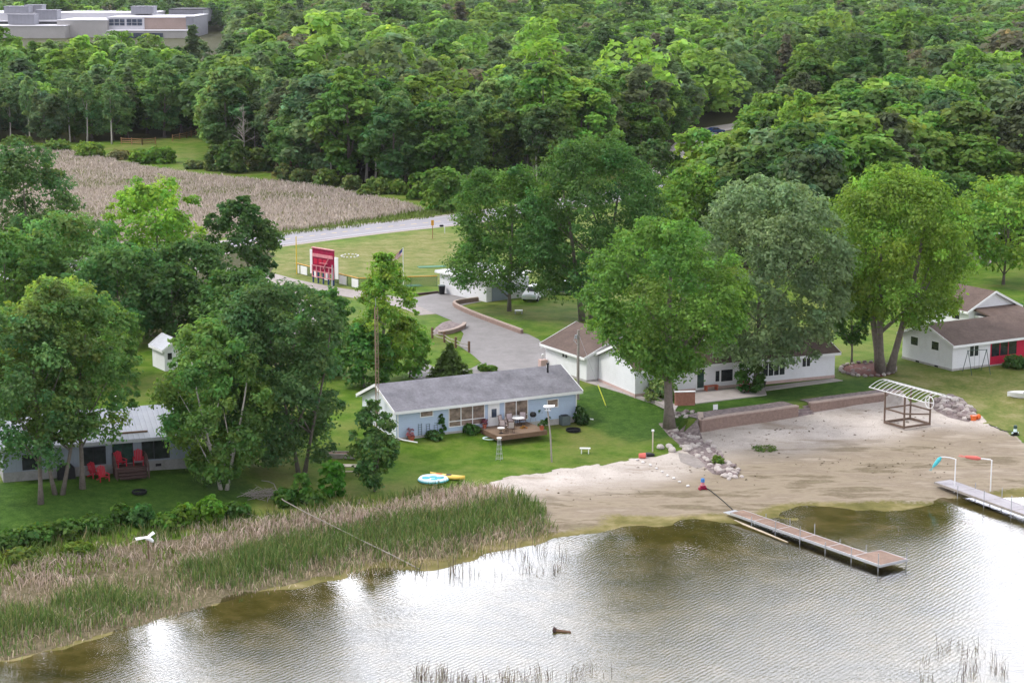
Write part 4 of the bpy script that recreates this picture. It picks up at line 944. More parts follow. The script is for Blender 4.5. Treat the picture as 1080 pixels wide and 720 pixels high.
def fire_ring(px, py, r, label):
    o = MB(); n = 16
    pts = [(r * math.cos(6.2832 * k / n), r * math.sin(6.2832 * k / n)) for k in range(n)]
    for k in range(n):
        a_, b2 = pts[k], pts[(k + 1) % n]; o.bar((a_[0], a_[1], .14), (b2[0], b2[1], .14), .07, .17)
    e = empty('fire_ring', G(px, py), 0, label, 'fire ring'); o.build('ring', M['black'], e); q = MB(); q.tube([(0, 0, .0), (0, 0, .05)], r * .95, 16); q.build('ash', M['black'], e)
fire_ring(604.5, 454.5, .62, 'dark round fire ring on the grass right of the deck')
fire_ring(147, 520, .55, 'dark round fire pit on the lawn in front of the cabin steps')

# --- white ranch house (garage wing left, long lake front right)
h = House('white_ranch_house', G(735, 412.2), G(880, 398.2), 'long white ranch house with brown roof behind the big maple'); WH = h
h.gable(7.6, 2.55, 1.5, 'white_siding', 'brown_shingle', x0=-6.5, base=('pink_base', .28))
h.win_px('y', 0, -1, 754.5, 391.0, 758.5, 402.0); h.win_px('y', 0, -1, 760.5, 389.5, 772.5, 401.6)
h.win_px('y', 0, -1, 804.6, 379.8, 827.2, 395.6, cols=4); h.win_px('y', 0, -1, 846.3, 376.6, 854.2, 386.2, cols=2)
a = h.hit(733.5, 410, 'y', 0).x; d = MB(); d.box(a, a + .95, -.08, 0, .1, 2.2); do = h.part(d, 'door', M['white_paint']); d = MB(); d.box(a + .12, a + .83, -.1, -.08, .3, 2.05); h.part(d, 'pane', M['glass_green'], do)
# garage wing: its long side runs towards the lake along the driveway
A_, B_ = G(575.5, 388), G(618.5, 403); la, lb = h.local(A_), h.local(B_)
WW = House('garage_wing', A_, B_, 'x'); WW.root.parent = h.root; WW.root.matrix_parent_inverse = Matrix(); WW.root.location = la; WW.root.rotation_euler.z = WW.rz - h.rz
for k in ('label', 'category'): del WW.root[k]
WW.gable(7.4, 2.5, 1.6, 'white_siding', 'brown_shingle', x1=WW.L, ridge='x', base=('block', .2))
WW.win_px('y', 0, -1, 593.3, 372.0, 598.8, 376.8, cols=2)
L2 = WW.local(G(634, 399)); L3 = WW.local(G(666, 412)); b = MB(); b.box(L2.x, L3.x + 1.2, L2.y + .02, 8.2, -.3, 2.46); WW.part(b, 'side_wall', M['white_siding'])
b = MB(); b.box(L2.x - .02, L3.x + 1.23, L2.y - .02, 8.23, -.3, .42); WW.part(b, 'side_base', M['pink_base'])
b = MB(); b.loft([[(WW.L - .5, L2.y - .45, 2.50), (WW.L - .5, 8.2, 2.50), (WW.L - .5, 4.6, 4.0), (WW.L - .5, 4.4, 4.0)], [(L3.x + 1.5, L2.y - .45, 2.50), (L3.x + 1.5, 8.2, 2.50), (L3.x + 1.5, 4.6, 4.0), (L3.x + 1.5, 4.4, 4.0)]]); WW.part(b, 'link_roof', M['brown_shingle'])
WW.win_px('y', L2.y + .02, -1, 643.5, 377.5, 650.5, 386.5, cols=2)
b = MB(); b.box(0, 1.0, 0, 1.0, -.3, 2.9); pc = G(661.5, 408.5); lc = h.local(pc); b2 = MB(); b2.box(lc.x, lc.x + 1.0, lc.y, lc.y + .9, -.3, 2.55); h.part(b2, 'brick_pillar', M['brick'])
b2 = MB(); b2.box(lc.x + 1.02, lc.x + 1.9, lc.y + .5, lc.y + .6, 0, 2.1); h.part(b2, 'dark_door', M['brown_wood'])
d = MB(); d.tube([(WW.L * .02 - .4, -.3, 2.0), (WW.L * .02 - .4, -.3, 2.15)], .1, 8); WW.part(d, 'wall_lamp', M['white_paint'])
for k in list(WW.root.children):             # one level only: parts of the wing hang on the house itself
    mw = Matrix.Translation(la) @ Matrix.Rotation(WW.rz - h.rz, 4, 'Z'); k.parent = h.root; k.matrix_local = mw @ k.matrix_basis
bpy.data.objects.remove(WW.root)
# patio slab, brick screen, bench, planters, sign
def slab(name, pts, z0, z1, mt, label, cat):
    o = MB(); P_ = [(p.x, p.y) for p in pts]
    if sum(P_[i][0] * P_[(i + 1) % len(P_)][1] - P_[(i + 1) % len(P_)][0] * P_[i][1] for i in range(len(P_))) < 0: P_ = P_[::-1]
    o.prism(P_, z0, z1); o = o.build(name, M[mt]); return tag(o, label, cat) if cat else tag(o, kind='structure')
slab('patio', [G(734, 426), G(808.5, 416.8), G(806, 407.6), G(740, 412.4), G(722, 413)], 1.7, 2.08, 'concrete', None, None)
slab('walkway', [G(618, 403), G(634, 399.5), G(672, 414), G(700, 424), G(715, 428), G(712, 433), G(690, 426), G(665, 418)], 1.7, 2.05, 'concrete', None, None)
slab('walkway', [G(806, 408.2), G(879, 399.2), G(889, 401.5), G(808, 412)], 1.7, 2.05, 'concrete', None, None)
def wall_thing(name, a, b, th, zb, zt, mt, cap, label, cat):
    d = (b - a); d.z = 0; L = d.length; e = empty(name, (a.x, a.y, 0), math.atan2(d.y, d.x), label, cat)
    q = MB(); q.box(0, L, 0, th, zb, zt); q.build('wall', M[mt], e)
    q = MB(); q.box(-.04, L + .04, -.04, th + .04, zt, zt + .07); q.build('cap', M[cap], e)
wall_thing('brick_screen', G(712, 428), G(733, 427.4), .25, 1.6, 3.25, 'brick', 'white_paint', 'low red-brown brick screen wall between maple trunk and patio', 'wall')
def bench(loc, rz, w, label, mt='brown_wood', back=True):
    e = empty('garden_bench', loc, rz, label, 'bench'); q = MB(); q.box(-w/2, w/2, -.25, .2, .42, .48); q.build('seat', M[mt], e)
    if back: q = MB(); q.box(-w/2, w/2, .2, .25, .55, .95); q.build('backrest', M[mt], e)
    for x in (-w/2 + .12, w/2 - .12):
        q = MB(); q.box(x - .05, x + .05, -.22, .25, 0, .42); q.build('leg', M[mt], e)
bench(h.world(h.hit(749.5, 410, 'y', -.5).x, -.6, .08), h.rz, 1.35, 'reddish wooden bench against the white wall on the patio', 'terracotta', False)
for i, (x, y, c, lb) in enumerate(((783, 411.5, (.30, .05, .04), 'pot of red flowers at the left of the patio planters'), (788, 413.5, (.28, .06, .05), 'pot of red flowers in front of the leafy column by the patio'), (797, 413, (.08, .12, .03), 'green potted plant at the right of the patio planters'), (804.5, 409, (.03, .05, .03), 'dark pot plant at the white wall right of the patio'))):
    q = G(x, y); q.z = 2.08; pot(q, .28, lb, 'terracotta' if i < 3 else 'black', c, 620 + i, .4)
e = empty('small_sign', G(754.5, 433.5), h.rz - .1, 'small white sign board on the lawn below the patio', 'sign')
q = MB(); q.box(-.22, .22, -.02, .02, .15, .62); q.build('board', M['white_paint'], e); q = MB()
for x in (-.15, .15): q.box(x - .02, x + .02, .02, .05, -.2, .5)
q.build('stake', M['galv'], e)

# --- red-trimmed white house at the right edge
A_, B1 = G(1004, 391.2), G(1045, 385.8); B_ = A_ + (B1 - A_) * 3.6
h = House('red_trimmed_house', A_, B_, 'white house with brown roof and red front wall at the right edge'); RH = h
h.gable(7.4, 2.62, 1.35, 'white_siding', 'brown_shingle', base=('block', .2))
h.win_px('x', 0, -1, 961, 355.2, 968.3, 363.6); h.win_px('x', 0, -1, 983, 360.3, 990.3, 368.8)
h.win_px('y', 0, -1, 1023, 362.3, 1031.5, 375.2, cols=2)
u0 = h.hit(1044, 380, 'y', 0).x; q = MB(); q.box(u0, h.L + .02, -.04, .1, .12, 2.6); h.part(q, 'red_wall', M['red_siding'])
a = h.hit(1045.5, 366, 'y', -.04).x; b_ = h.hit(1072, 366, 'y', -.04).x
h.window('y', -.04, -1, a, b_, .95, 2.3, cols=3, frame='red_siding')
for y in (2.0, 4.8): q = MB(); q.box(-.05, 0, y, y + .5, .02, .18); h.part(q, 'vent_grille', M['black'])
# back garage behind it, gable towards the lake
A_ = G(1021, 350.5); u = (B1 - G(1004, 391.2)).normalized(); B_ = A_ + u * 7.0
h = House('back_garage', A_, B_, 'white gabled garage with brown roof behind the red-trimmed house', 'garage')
h.gable(8.5, 2.4, 1.7, 'white_siding', 'brown_shingle', ridge='y')
h.window('x', 0, -1, 1.4, 2.6, 1.2, 2.0)
q = MB(); q.loft([[(.6, -3.4, 1.9), (h.L - .3, -3.4, 1.9), (h.L - .3, -3.4, 2.05), (.6, -3.4, 2.05)], [(.6, -.05, 2.35), (h.L - .3, -.05, 2.35), (h.L - .3, -.05, 2.6), (.6, -.05, 2.6)]]); h.part(q, 'porch_roof', M['brown_shingle'])
q = MB(); q.box(.8, h.L - .5, -3.1, -.02, -.2, 1.85); h.part(q, 'porch', M['white_siding'])

# --- cabin with the metal roof on the left
h = House('metal_roof_cabin', G(4, 508.5), G(207, 493.5), 'grey cabin with pale ribbed metal roof and dark windows behind trees', 'cabin'); CB = h
h.gable(7.8, 2.85, 1.35, 'cabin_wall', 'metal_roof', trim='galv', base=('cabin_block', .75), ov=.7)
h.win_px('y', 0, -1, 86, 472, 111, 489, cols=2, frame='black'); h.win_px('y', 0, -1, 150, 463, 161.5, 483, frame='black'); h.win_px('y', 0, -1, 163, 462.5, 178, 482, frame='black')
h.win_px('y', 0, -1, 119, 463, 140, 491, cols=2, frame='black', pane='glass_green')
h.win_px('y', 0, -1, 24, 480, 40, 494, cols=2, frame='black')
q = MB(); a = h.hit(164, 490, 'y', 0).x; q.box(a, a + .45, -.05, 0, .28, .5); h.part(q, 'vent_grille', M['black'])
q = MB(); q.tube([(h.L * .63, 4.4, h.roofz(4.4) - .2), (h.L * .63, 4.4, h.roofz(4.4) + 1.0)], .06, 6); h.part(q, 'vent_pipe', M['white_paint'], h.roof_obj)
q = MB(); q.box(h.L * .60, h.L * .75, .1, .2, h.roofz(.15) - .02, h.roofz(.15) + .12); h.part(q, 'snow_guard', M['brown_wood'], h.roof_obj)
x0, x1 = h.hit(120, 497, 'y', -.8).x, h.hit(154, 497, 'y', -.8).x
S = empty('entry_steps', h.world(x0, 0), h.rz, 'dark brown entry landing and steps with railings at the cabin door', 'steps'); w_ = x1 - x0
q = MB(); q.box(0, w_, -1.5, -.06, .62, .70); q.box(.02, w_ - .02, -1.46, -.08, -.1, .62); q.build('landing', M['dark_steps'], S)
q = MB()
for k in range(3): q.box(.25, w_ - .15, -1.5 - .32 * (k + 1), -1.502 - .32 * k, .47 - .17 * k, .52 - .17 * k)
for k in range(3): q.box(.3, w_ - .2, -1.503 - .32 * (k + 1) + .28, -1.504 - .32 * (k + 1) + .30, .3 - .17 * k, .47 - .17 * k)
q.build('step', M['dark_steps'], S)
for x in (.02, w_ - .02):
    q = MB(); q.bar((x, -.15, 1.65), (x, -1.5, 1.65), .07); q.bar((x, -1.5, 1.65), (x, -2.5, .95), .07)
    for yy, zt in ((-.15, 1.65), (-.6, 1.65), (-1.05, 1.65), (-1.5, 1.7), (-2.0, 1.3), (-2.5, 1.0)): q.bar((x, yy, .7 if yy > -1.6 else 0), (x, yy, zt), .06)
    q.build('railing', M['dark_steps'], S)
def adirondack(loc, rz, label):
    e = empty('lawn_chair', loc, rz, label, 'chair', 'red slatted lawn chairs by the cabin')
    q = MB()
    for k in range(5): q.box(-.28, .28, -.32 + k * .12, -.22 + k * .12, .40 - k * .025, .43 - k * .025)
    q.build('seat', M['red_plastic'], e); q = MB()
    for k in range(5):
        x = -.24 + k * .12; zt = 1.05 + .06 * (2 - abs(k - 2)); q.loft([[(x - .05, .2, .3), (x + .05, .2, .3), (x + .05, .23, .3), (x - .05, .23, .3)], [(x * 1.15 - .05, .48, zt), (x * 1.15 + .05, .48, zt), (x * 1.15 + .05, .51, zt), (x * 1.15 - .05, .51, zt)]])
    q.build('backrest', M['red_plastic'], e)
    for x in (-.36, .36):
        q = MB(); q.box(x - .07, x + .07, -.38, .35, .56, .59); q.build('armrest', M['red_plastic'], e)
        q = MB(); q.box(x - .03, x + .03, -.34, -.25, 0, .56); q.bar((x, -.3, .38), (x, .45, .06), .05, .09); q.build('leg', M['red_plastic'], e)
for x, y, z, rz, lb in ((.55, -.75, .70, .35, 'red slatted chair at the left end of the cabin landing'), (w_ - .55, -.7, .70, -.15, 'red slatted chair at the right end of the cabin landing')):
    adirondack(h.world(x0 + x, y, z), h.rz + rz, lb)
for px, py, rz, lb in ((100, 503, .5, 'red slatted chair on the grass left of the steps, half behind another'), (109, 507, .25, 'red slatted chair standing frontmost on the grass beside the steps')): adirondack(G(px, py), h.rz + rz, lb)
q = MB(); e = empty('covered_grill', G(70, 504.5), h.rz, 'black covered grill against the cabin wall behind the tree trunks', 'grill'); q.loft([[(-.7, -.3, 0), (.7, -.3, 0), (.7, .3, 0), (-.7, .3, 0)], [(-.65, -.28, .85), (.65, -.28, .85), (.65, .28, .85), (-.65, .28, .85)], [(-.35, -.2, 1.2), (.35, -.2, 1.2), (.35, .2, 1.2), (-.35, .2, 1.2)]]); q.build('cover', M['black'], e, bevel=.05)

# --- white shed
A_ = G(174, 391.5); B_ = G(198, 388.8)
h = House('white_shed', A_, B_, 'small white shed with grey roof behind the cabin', 'shed')
h.gable(3.2, 2.15, .85, 'white_siding', 'galv', ridge='y', ov=.25, ovg=.2); h.win_px('y', 0, -1, 177.5, 373, 180.5, 378, frame='black')

# --- small white garage by the road
A_ = G(464, 308.3); B_ = G(513, 318.6)
h = House('small_white_garage', A_, B_, 'small white flat-roofed garage under the round tree', 'garage')
q = MB(); q.box(0, h.L, 0, 6.5, -.2, 2.45); h.part(q, 'wall', M['white_siding'])
q = MB(); q.loft([[(-.4, -.4, 2.47), (h.L + .4, -.4, 2.47), (h.L + .4, -.4, 2.62), (-.4, -.4, 2.62)], [(-.4, 6.9, 2.9), (h.L + .4, 6.9, 2.9), (h.L + .4, 6.9, 3.05), (-.4, 6.9, 3.05)]]); h.part(q, 'roof', M['asphalt_roof'])
q = MB(); q.box(-.45, h.L + .45, -.45, -.4, 2.42, 2.66); q.box(-.45, -.4, -.4, 6.9, 2.46, 2.74); h.part(q, 'eave_trim', M['white_paint'])
q = MB(); q.box(h.L, h.L + .05, .8, 3.6, 0, 2.1); h.part(q, 'garage_door', M['cabin_wall'])

# --- far school at the top left
def sp(px, py, y):                            # world x,z at a distance y along a pixel ray
    d = ray(px, py); t = y / d.y; return d.x * t, CH + d.z * t
S = empty('school_building', (sp(110, 30, 1060)[0], 1060, 2), 0, 'sprawling flat-roofed pale school building beyond the trees, top left', 'building')
def sbox(name, x0, x1, ytop, ybot, y, dep, mt, par=None, capm=None):
    a, zt = sp(x0, ytop, y); b2, _ = sp(x1, ytop, y); _, zb = sp(x0, ybot, y); ox, oy, oz = S.location; q = MB()
    q.box(a - ox, b2 - ox, y - oy, y - oy + dep, max(zb, 0) - oz, zt - oz); o = q.build(name, M[mt], par or S)
    q = MB(); q.box(a - ox - .3, b2 - ox + .3, y - oy - .3, y - oy + dep + .3, zt - oz, zt - oz + .35); q.build('roof', M[capm or 'school_white'], o if par is None else par); return o
w1 = sbox('wall', -60, 68, 28, 52, 1050, 60, 'school_wall'); w2 = sbox('wall', 60, 113, 22, 52, 1062, 55, 'school_wall')
w3 = sbox('wall', 113, 152, 19, 40, 1066, 50, 'school_white'); w4 = sbox('wall', 152, 203, 19, 40, 1066.5, 50, 'school_brick', capm='school_white')
w5 = sbox('wall', 113, 197, 33, 45, 1052, 14, 'school_wall'); sbox('wall', -60, 160, 14.5, 30, 1110, 60, 'school_white'); sbox('wall', 178, 214, 10.5, 24, 1120, 40, 'school_grey', capm='tar'); sbox('wall', 196, 204, 18, 40, 1065.5, 50, 'school_grey')
sbox('wall', -60, 120, 23, 30, 1075, 4, 'tar', capm='school_white')
for x0, x1, yt, yb, y in ((4, 30, 7.5, 14, 1100), (8, 36, 16, 26, 1062), (37, 60, 11.5, 21, 1080), (138, 162, 7.5, 15, 1100), (26, 44, 6, 13, 1112)): sbox('roof_unit', x0, x1, yt, yb, y, 10, 'school_grey', capm='school_grey')
ox, oy, oz = S.location
for i in range(2):
    for j in range(3):
        a, zt = sp(115 + i * 18.5 + j * 5.7, 20.5, 1065.8); b2, zb = sp(115 + i * 18.5 + j * 5.7 + 5.0, 27.5, 1065.8); q = MB()
        for (z0, z1) in ((zb + .2, (zt + zb) / 2 - .15), ((zt + zb) / 2 + .15, zt)): q.box(a - ox, b2 - ox, 1065.6 - oy, 1066.2 - oy, z0 - oz, z1 - oz)
        q.build('window', M['glass_blue'], S)
a, zt = sp(130, 35, 1051.8); b2, zb = sp(172, 41, 1051.8); q = MB(); q.box(a - ox, b2 - ox, 1051.5 - oy, 1052.3 - oy, zb - oz, zt - oz); q.build('window', M['glass_blue'], S)
# ------------------------------------------------------------------ shore: walls, stones, docks, boat lift
e = empty('retaining_wall', (0, 0, 0), 0, 'pinkish stone-block retaining wall curving between beach and lawn', 'wall')
def wall_run(pts, th, zb, zt, e, mt='wall_block', cap='wall_cap', name='wall', capname='cap'):
    """continuous wall with a capping course along world points (front face on the points)"""
    f, k = [], []
    for i, p in enumerate(pts):
        d = pts[min(i + 1, len(pts) - 1)] - pts[max(i - 1, 0)]; d.z = 0; d.normalize(); n = Vector((-d.y, d.x, 0))
        zbb = zb if zb is not None else float(tz(p.x, p.y)) - .4
        f.append([Vector((p.x, p.y, zbb)), Vector((p.x, p.y, zt)), Vector((p.x + n.x * th, p.y + n.y * th, zt)), Vector((p.x + n.x * th, p.y + n.y * th, zbb))])
        a, b = p - n * .05, p + n * (th + .05); k.append([Vector((a.x, a.y, zt)), Vector((a.x, a.y, zt + .12)), Vector((b.x, b.y, zt + .12)), Vector((b.x, b.y, zt))])
    q = MB(); q.loft(f); q.build(name, M[mt], e); q = MB(); q.loft(k); q.build(capname, M[cap], e)
left = [P(*q, 1.0) for q in ((736, 447), (736.5, 452), (740, 455), (765, 450.8), (800, 446), (842, 440.2))]
right = [P(*q, 1.0) for q in ((855, 437), (900, 431), (932, 427), (952, 424.5))]
wall_run(smooth_path(left, 4), .4, .2, 2.0, e); wall_run(smooth_path(right, 4), .4, .2, 2.0, e)
e2 = empty('stone_steps', P(842.5, 440, 1.0), math.atan2((right[1] - right[0]).y, (right[1] - right[0]).x), 'grey-brown stone steps cut into the retaining wall', 'steps')
wst = (right[0] - left[-1]).length - .06; q = MB()
for k in range(5): q.box(.03, wst, .25 * k, 1.6, -.3 + .0 * k, .2 + .2 * k - .002 * k)
q.build('step', M['stone_b'], e2)
def band(name, pts, mt, dz, label=None, cat=None):
    """thin bed of loose gravel that follows the ground"""
    n = 10; q = MB(); rows = []
    for i in range(len(pts)):
        a, b = pts[i]; rows.append([(a.lerp(b, k / n)) for k in range(n + 1)])
    vs = []
    for r in rows:
        for p in r: vs.append((p.x, p.y, max(float(tz(p.x, p.y)), 0) + dz + random.uniform(-.03, .03)))
    m_ = n + 1; fs = [(i*m_+j, i*m_+j+1, (i+1)*m_+j+1, (i+1)*m_+j) for i in range(len(rows)-1) for j in range(n)]
    q.add(vs, fs); o = q.build(name, M[mt]); tag(o, kind='structure'); return o
top = smooth_path([P(*q, 1.0) for q in ((740, 455), (765, 450.8), (800, 446), (842, 440.2))], 4)
q = MB()
def bed_over(pts, w, zt):
    rows = []
    for i, p in enumerate(pts):
        d = pts[min(i + 1, len(pts) - 1)] - pts[max(i - 1, 0)]; d.z = 0; d.normalize(); n = Vector((-d.y, d.x, 0)); rows.append([p + n * (.38 + w * k / 6) for k in range(7)])
    b = MB(); vs = [(p.x, p.y, zt + (.07 if 0 < k < 6 else -.02) + random.uniform(-.02, .02)) for r in rows for k, p in enumerate(r)]
    b.add(vs, [(i*7+j, i*7+j+1, (i+1)*7+j+1, (i+1)*7+j) for i in range(len(rows)-1) for j in range(6)]); return b
tag(bed_over(top, 2.3, 2.0).build('gravel_bed', M['gravel']), kind='structure'); tag(bed_over(smooth_path(right, 4), 1.6, 2.0).build('gravel_bed', M['gravel']), kind='structure')

STONES = []
for s in range(6):
    b = MB(); random.seed(40 + s); b.ball((0, 0, .32), .5, .42, .34, 8, 5, 0, .16); STONES.append((b, ['stone_a', 'stone_b', 'stone_c', 'stone_a', 'stone_b', 'stone_c'][s]))
random.seed(11)
SM = []
for b, mt in STONES:
    o = b.build('boulder', M[mt], smooth=False); SM.append(o.data); bpy.data.objects.remove(o)
def stone(p, s, label, group, idx=None, name='boulder', cat='rock'):
    o = bpy.data.objects.new(name, SM[random.randrange(6) if idx is None else idx]); COL.objects.link(o); o.location = p
    o.rotation_euler = (random.uniform(-.3, .3), random.uniform(-.3, .3), random.uniform(0, 6.28)); o.scale = (s, s, s * .85); return tag(o, label, cat, group)
def rocks_in(pl, n, smin, smax, label, group, only=None):
    xs = [p[0] for p in pl]; ys = [p[1] for p in pl]; k = 0; tr = 0
    while k < n and tr < 9999:
        tr += 1; x, y = random.uniform(min(xs), max(xs)), random.uniform(min(ys), max(ys))
        if inpoly(np.array([x]), np.array([y]), pl)[0]: stone((x, y, max(float(tz(x, y)), 0) - .05), random.uniform(smin, smax) ** 1.0, label, group, only); k += 1
def bed_poly(name, pxs, mt, dz=.02):
    pts = [G(*p) for p in pxs]; b = MB(); c = sum(pts, Vector()) / len(pts); rings = []
    for u in (1.0, .7, .4, .05): rings.append([(c.lerp(p, u).x, c.lerp(p, u).y, max(float(tz(*c.lerp(p, u).xy)), 0) + (dz if u < 1 else -.02) + random.uniform(0, .03)) for p in pts])
    b.loft(rings, cap=False); b.add(rings[-1], [tuple(range(len(pts)))]); return tag(b.build(name, M[mt]), kind='structure')
bed_poly('gravel_slope', [(694, 446), (735, 443), (742, 452), (752, 470), (765, 486), (779, 497), (770, 503), (752, 500), (735, 486), (722, 474), (708, 462)], 'gravel', .06)
RIP = poly([(700, 448), (734, 444), (741, 453), (748, 466), (764, 484), (780, 496), (776, 504), (764, 504), (752, 497), (738, 484), (724, 470), (708, 458)])
rocks_in(RIP, 150, .35, .65, 'grey-brown riprap stone in the slope between maple and beach', 'riprap stones between maple and beach')
rocks_in(poly([(694, 473), (726, 469), (728, 475), (697, 477)]), 12, .5, .85, 'larger pale boulder in the row left of the riprap slope', 'pale boulders left of the riprap', 2)
rocks_in(poly([(755, 494), (776, 498), (783, 503), (770, 506), (757, 500)]), 16, .4, .7, 'tan stone at the beach end of the riprap slope', 'tan stones at the beach end of the riprap', 5)
bed_poly('sand_patch', [(714, 476), (735, 480), (748, 492), (735, 494), (718, 487)], 'gravel_path', .03)
for x, y in ((672, 485.5), (678, 488), (686, 491), (692, 494.5), (698, 498), (704, 502), (710.6, 504.8), (716.6, 508.6), (725.5, 513)):
    stone(G(x, y), .30, 'small whitewashed stone of the line crossing the sand', 'white stones lined up on the sand', None, 'white_stone'); bpy.data.objects[-1] if False else None
for o in [o for o in COL.objects if o.name.startswith('white_stone')]:
    o.data = o.data.copy(); o.data.materials.clear(); o.data.materials.append(M['stone_white'])
rocks_in(poly([(985, 424), (1004, 417), (1022, 430), (1030, 437), (1022, 444), (1004, 439), (988, 432)]), 60, .5, .95, 'pale stone in the heap beside the boat lift', 'heap of pale stones beside the boat lift')
bed_poly('gravel_heap', [(982, 426), (1000, 414), (1016, 420), (1031, 438), (1022, 445), (1000, 440), (984, 431)], 'gravel', .10)
bed_poly('mulch_bed', [(886, 388), (900, 383), (925, 382), (938, 388), (945, 394), (930, 398), (905, 396), (890, 393)], 'mulch', .10)
for k in range(26):
    t_ = 6.283 * k / 26; stone(G(915.5 + 29 * math.cos(t_), 390 + 7.4 * math.sin(t_)), .5, 'edging stone round the dark mulch bed', 'stones edging the mulch bed')
rocks_in(poly([(892, 387), (915, 383), (922, 392), (900, 395)]), 16, .35, .6, 'dark reddish stone piled in the mulch bed', 'dark stones in the mulch bed', 1)
rocks_in(poly([(1020, 266), (1046, 272), (1046, 283), (1024, 280)]), 30, .7, 1.3, 'grey stone in the heap at the yard edge behind the roofs', 'stone heap behind the roofs at the right')
b = MB()
for k in range(70):
    c = Vector((random.uniform(-1.6, 1.6), random.uniform(-1.1, 1.1), random.uniform(.05, .55))); a = random.uniform(0, 3.14); L = random.uniform(.6, 1.5); d = Vector((math.cos(a), math.sin(a), random.uniform(-.25, .35))) * L
    b.tube([c - d, c + d], [.035, .02], 5)
o = b.build('brush_pile', M['grey_wood']); o.location = G(279, 524); o.scale = (.72, .72, .8); tag(o, 'pile of grey cut branches at the foot of the dark tree', 'brush pile')
o = o.copy(); COL.objects.link(o); o.location = G(1020, 277); o.scale = (1.7, 1.7, 1.7); tag(o, 'heap of grey brush at the wood edge behind the roofs', 'brush pile')

# --- docks
def dock(name, label, px0, px1, z, w, length, boards, frame, nsec, platform=0.0, extra_posts=1.0, postm='galv'):
    A_ = P(*px0, z); B_ = P(*px1, z); d = (B_ - A_).normalized(); L = length or (B_ - A_).length
    e = empty(name, (A_.x, A_.y, 0), math.atan2(d.y, d.x), label, 'dock'); sec = L / nsec
    # local x along the dock; near edge at y=0, deck spreads to +y
    for k in range(nsec):
        ww = w + (platform if k >= nsec - 1 else 0)
        q = MB(); q.box(k * sec + .02, (k + 1) * sec - .02, 0.05, ww - .05, z - .05, z); q.build('deck_boards', M[boards], e)
        q = MB(); zf = z + .012; q.box(k * sec, (k + 1) * sec, 0, .05, z - .17, zf); q.box(k * sec, (k + 1) * sec, ww - .05, ww, z - .17, zf); q.box(k * sec, k * sec + .02, .05, ww - .05, z - .17, zf); q.box((k + 1) * sec - .02, (k + 1) * sec, .05, ww - .05, z - .17, zf); q.build('frame', M[frame], e)
        for yy in ((-.03, ww + .03)):
            p = A_ + d * ((k + 1) * sec - .15); b2 = Vector((-d.y, d.x, 0)) * yy; zt = float(tz((p + b2).x, (p + b2).y))
            q = MB(); q.tube([((k + 1) * sec - .15, yy, min(zt, z) - .1), ((k + 1) * sec - .15, yy, z + extra_posts * (.3 + .25 * (k % 3)))], .03, 6); q.build('post', M[postm], e)
    return e, A_, d
dk, A_, d = dock('brown_dock', 'long low dock of red-brown boards with pale metal frame', (770, 540.4), (928.2, 595.8), .52, 1.35, None, 'dock_brown', 'aluminium', 6, 1.3)
q = MB(); q.box(-.9, 0.0, .1, 1.25, .30, .34); q.build('ramp', M['aluminium'], dk)
q = MB(); q.tube([P(775, 549, -.02), P(802, 560, -.03), P(831, 572.5, -.08)], .10, 6); tag(q.build('sunken_pole', M['pale_wood']), 'pale pole lying in shallow water beside the brown dock', 'pole')
dock('grey_dock', 'grey weathered dock at the right edge with windsocks beside it', (985, 508), (1050, 531.5), .62, 1.7, 22.0, 'dock_grey', 'grey_wood', 7, 0, 1.4)
def windsock(px, py, top, tip, mt, label, arc):
    g = P(px, py, max(0.0, float(tz(*P(px, py, .2).xy)))); s = ppm(g); H = (py - top) / s / .97; e = empty('windsock', g, 0, label, 'windsock')
    q = MB(); q.tube([(0, 0, -.2), (0, 0, H), (arc[0] * .15, .1, H + .03)] + [(arc[0] * u, .3 * u, H + arc[1] * math.sin(u * 2.2)) for u in (.4, .7, 1.0)], .05, 6); q.build('pole', M['white_paint'], e)
    a = Vector((arc[0] * .95, .3, H + arc[1] * math.sin(2.1))); b = Vector((tip[0], .5, H + tip[1])); q = MB(); dd = (b - a)
    q.tube([a, a + dd * .25, a + dd * .6, b], [.08, .17, .16, .10], 10, cap=False); q.build('sock', M[mt], e)
    q = MB()
    for k in range(4): q.bar(b + Vector((0, .06 * k - .09, 0)), b + dd * .38 + Vector((random.uniform(-.1, .1), .1 * k - .15, random.uniform(-.1, .1))), .07, .015)
    q.build('streamer', M[mt], e)
windsock(1006.5, 519, 484, (-1.65, -.75), 'sock_teal', 'teal windsock drooping from a curved white pole', (-1.15, .12)); windsock(1044.5, 518, 485, (-2.0, .15), 'coral', 'coral red windsock streaming from a white pole', (-.85, .05))

# --- boat lift with bare canopy frame
O = G(932.7, 446); U = (G(959.8, 442) - O); Vv_ = (G(953.2, 453.4) - O); u_ = U.normalized(); v_ = Vv_.normalized(); lu, lv = U.length, Vv_.length
e = empty('boat_lift', O, math.atan2(v_.y, v_.x), 'rusty boat lift with a bare arched white canopy frame on the sand', 'boat lift')
def bl(a, b, z): q = v_ * a + u_ * b; ang = -e.rotation_euler.z; return Vector((q.x * math.cos(ang) - q.y * math.sin(ang), q.x * math.sin(ang) + q.y * math.cos(ang), z))
q = MB(); cs = [(0, 0), (lv, 0), (lv, lu), (0, lu)]
for i in range(4): a, b = cs[i], cs[(i + 1) % 4]; q.bar(bl(*a, .12), bl(*b, .12), .17)
q.build('base_frame', M['rusty_steel'], e)
q = MB()
for i in range(4): a, b = cs[i], cs[(i + 1) % 4]; q.bar(bl(*a, 1.35), bl(*b, 1.35 - (.35 if i in (1,) else 0)), .12)
q.build('cradle', M['rusty_steel'], e)
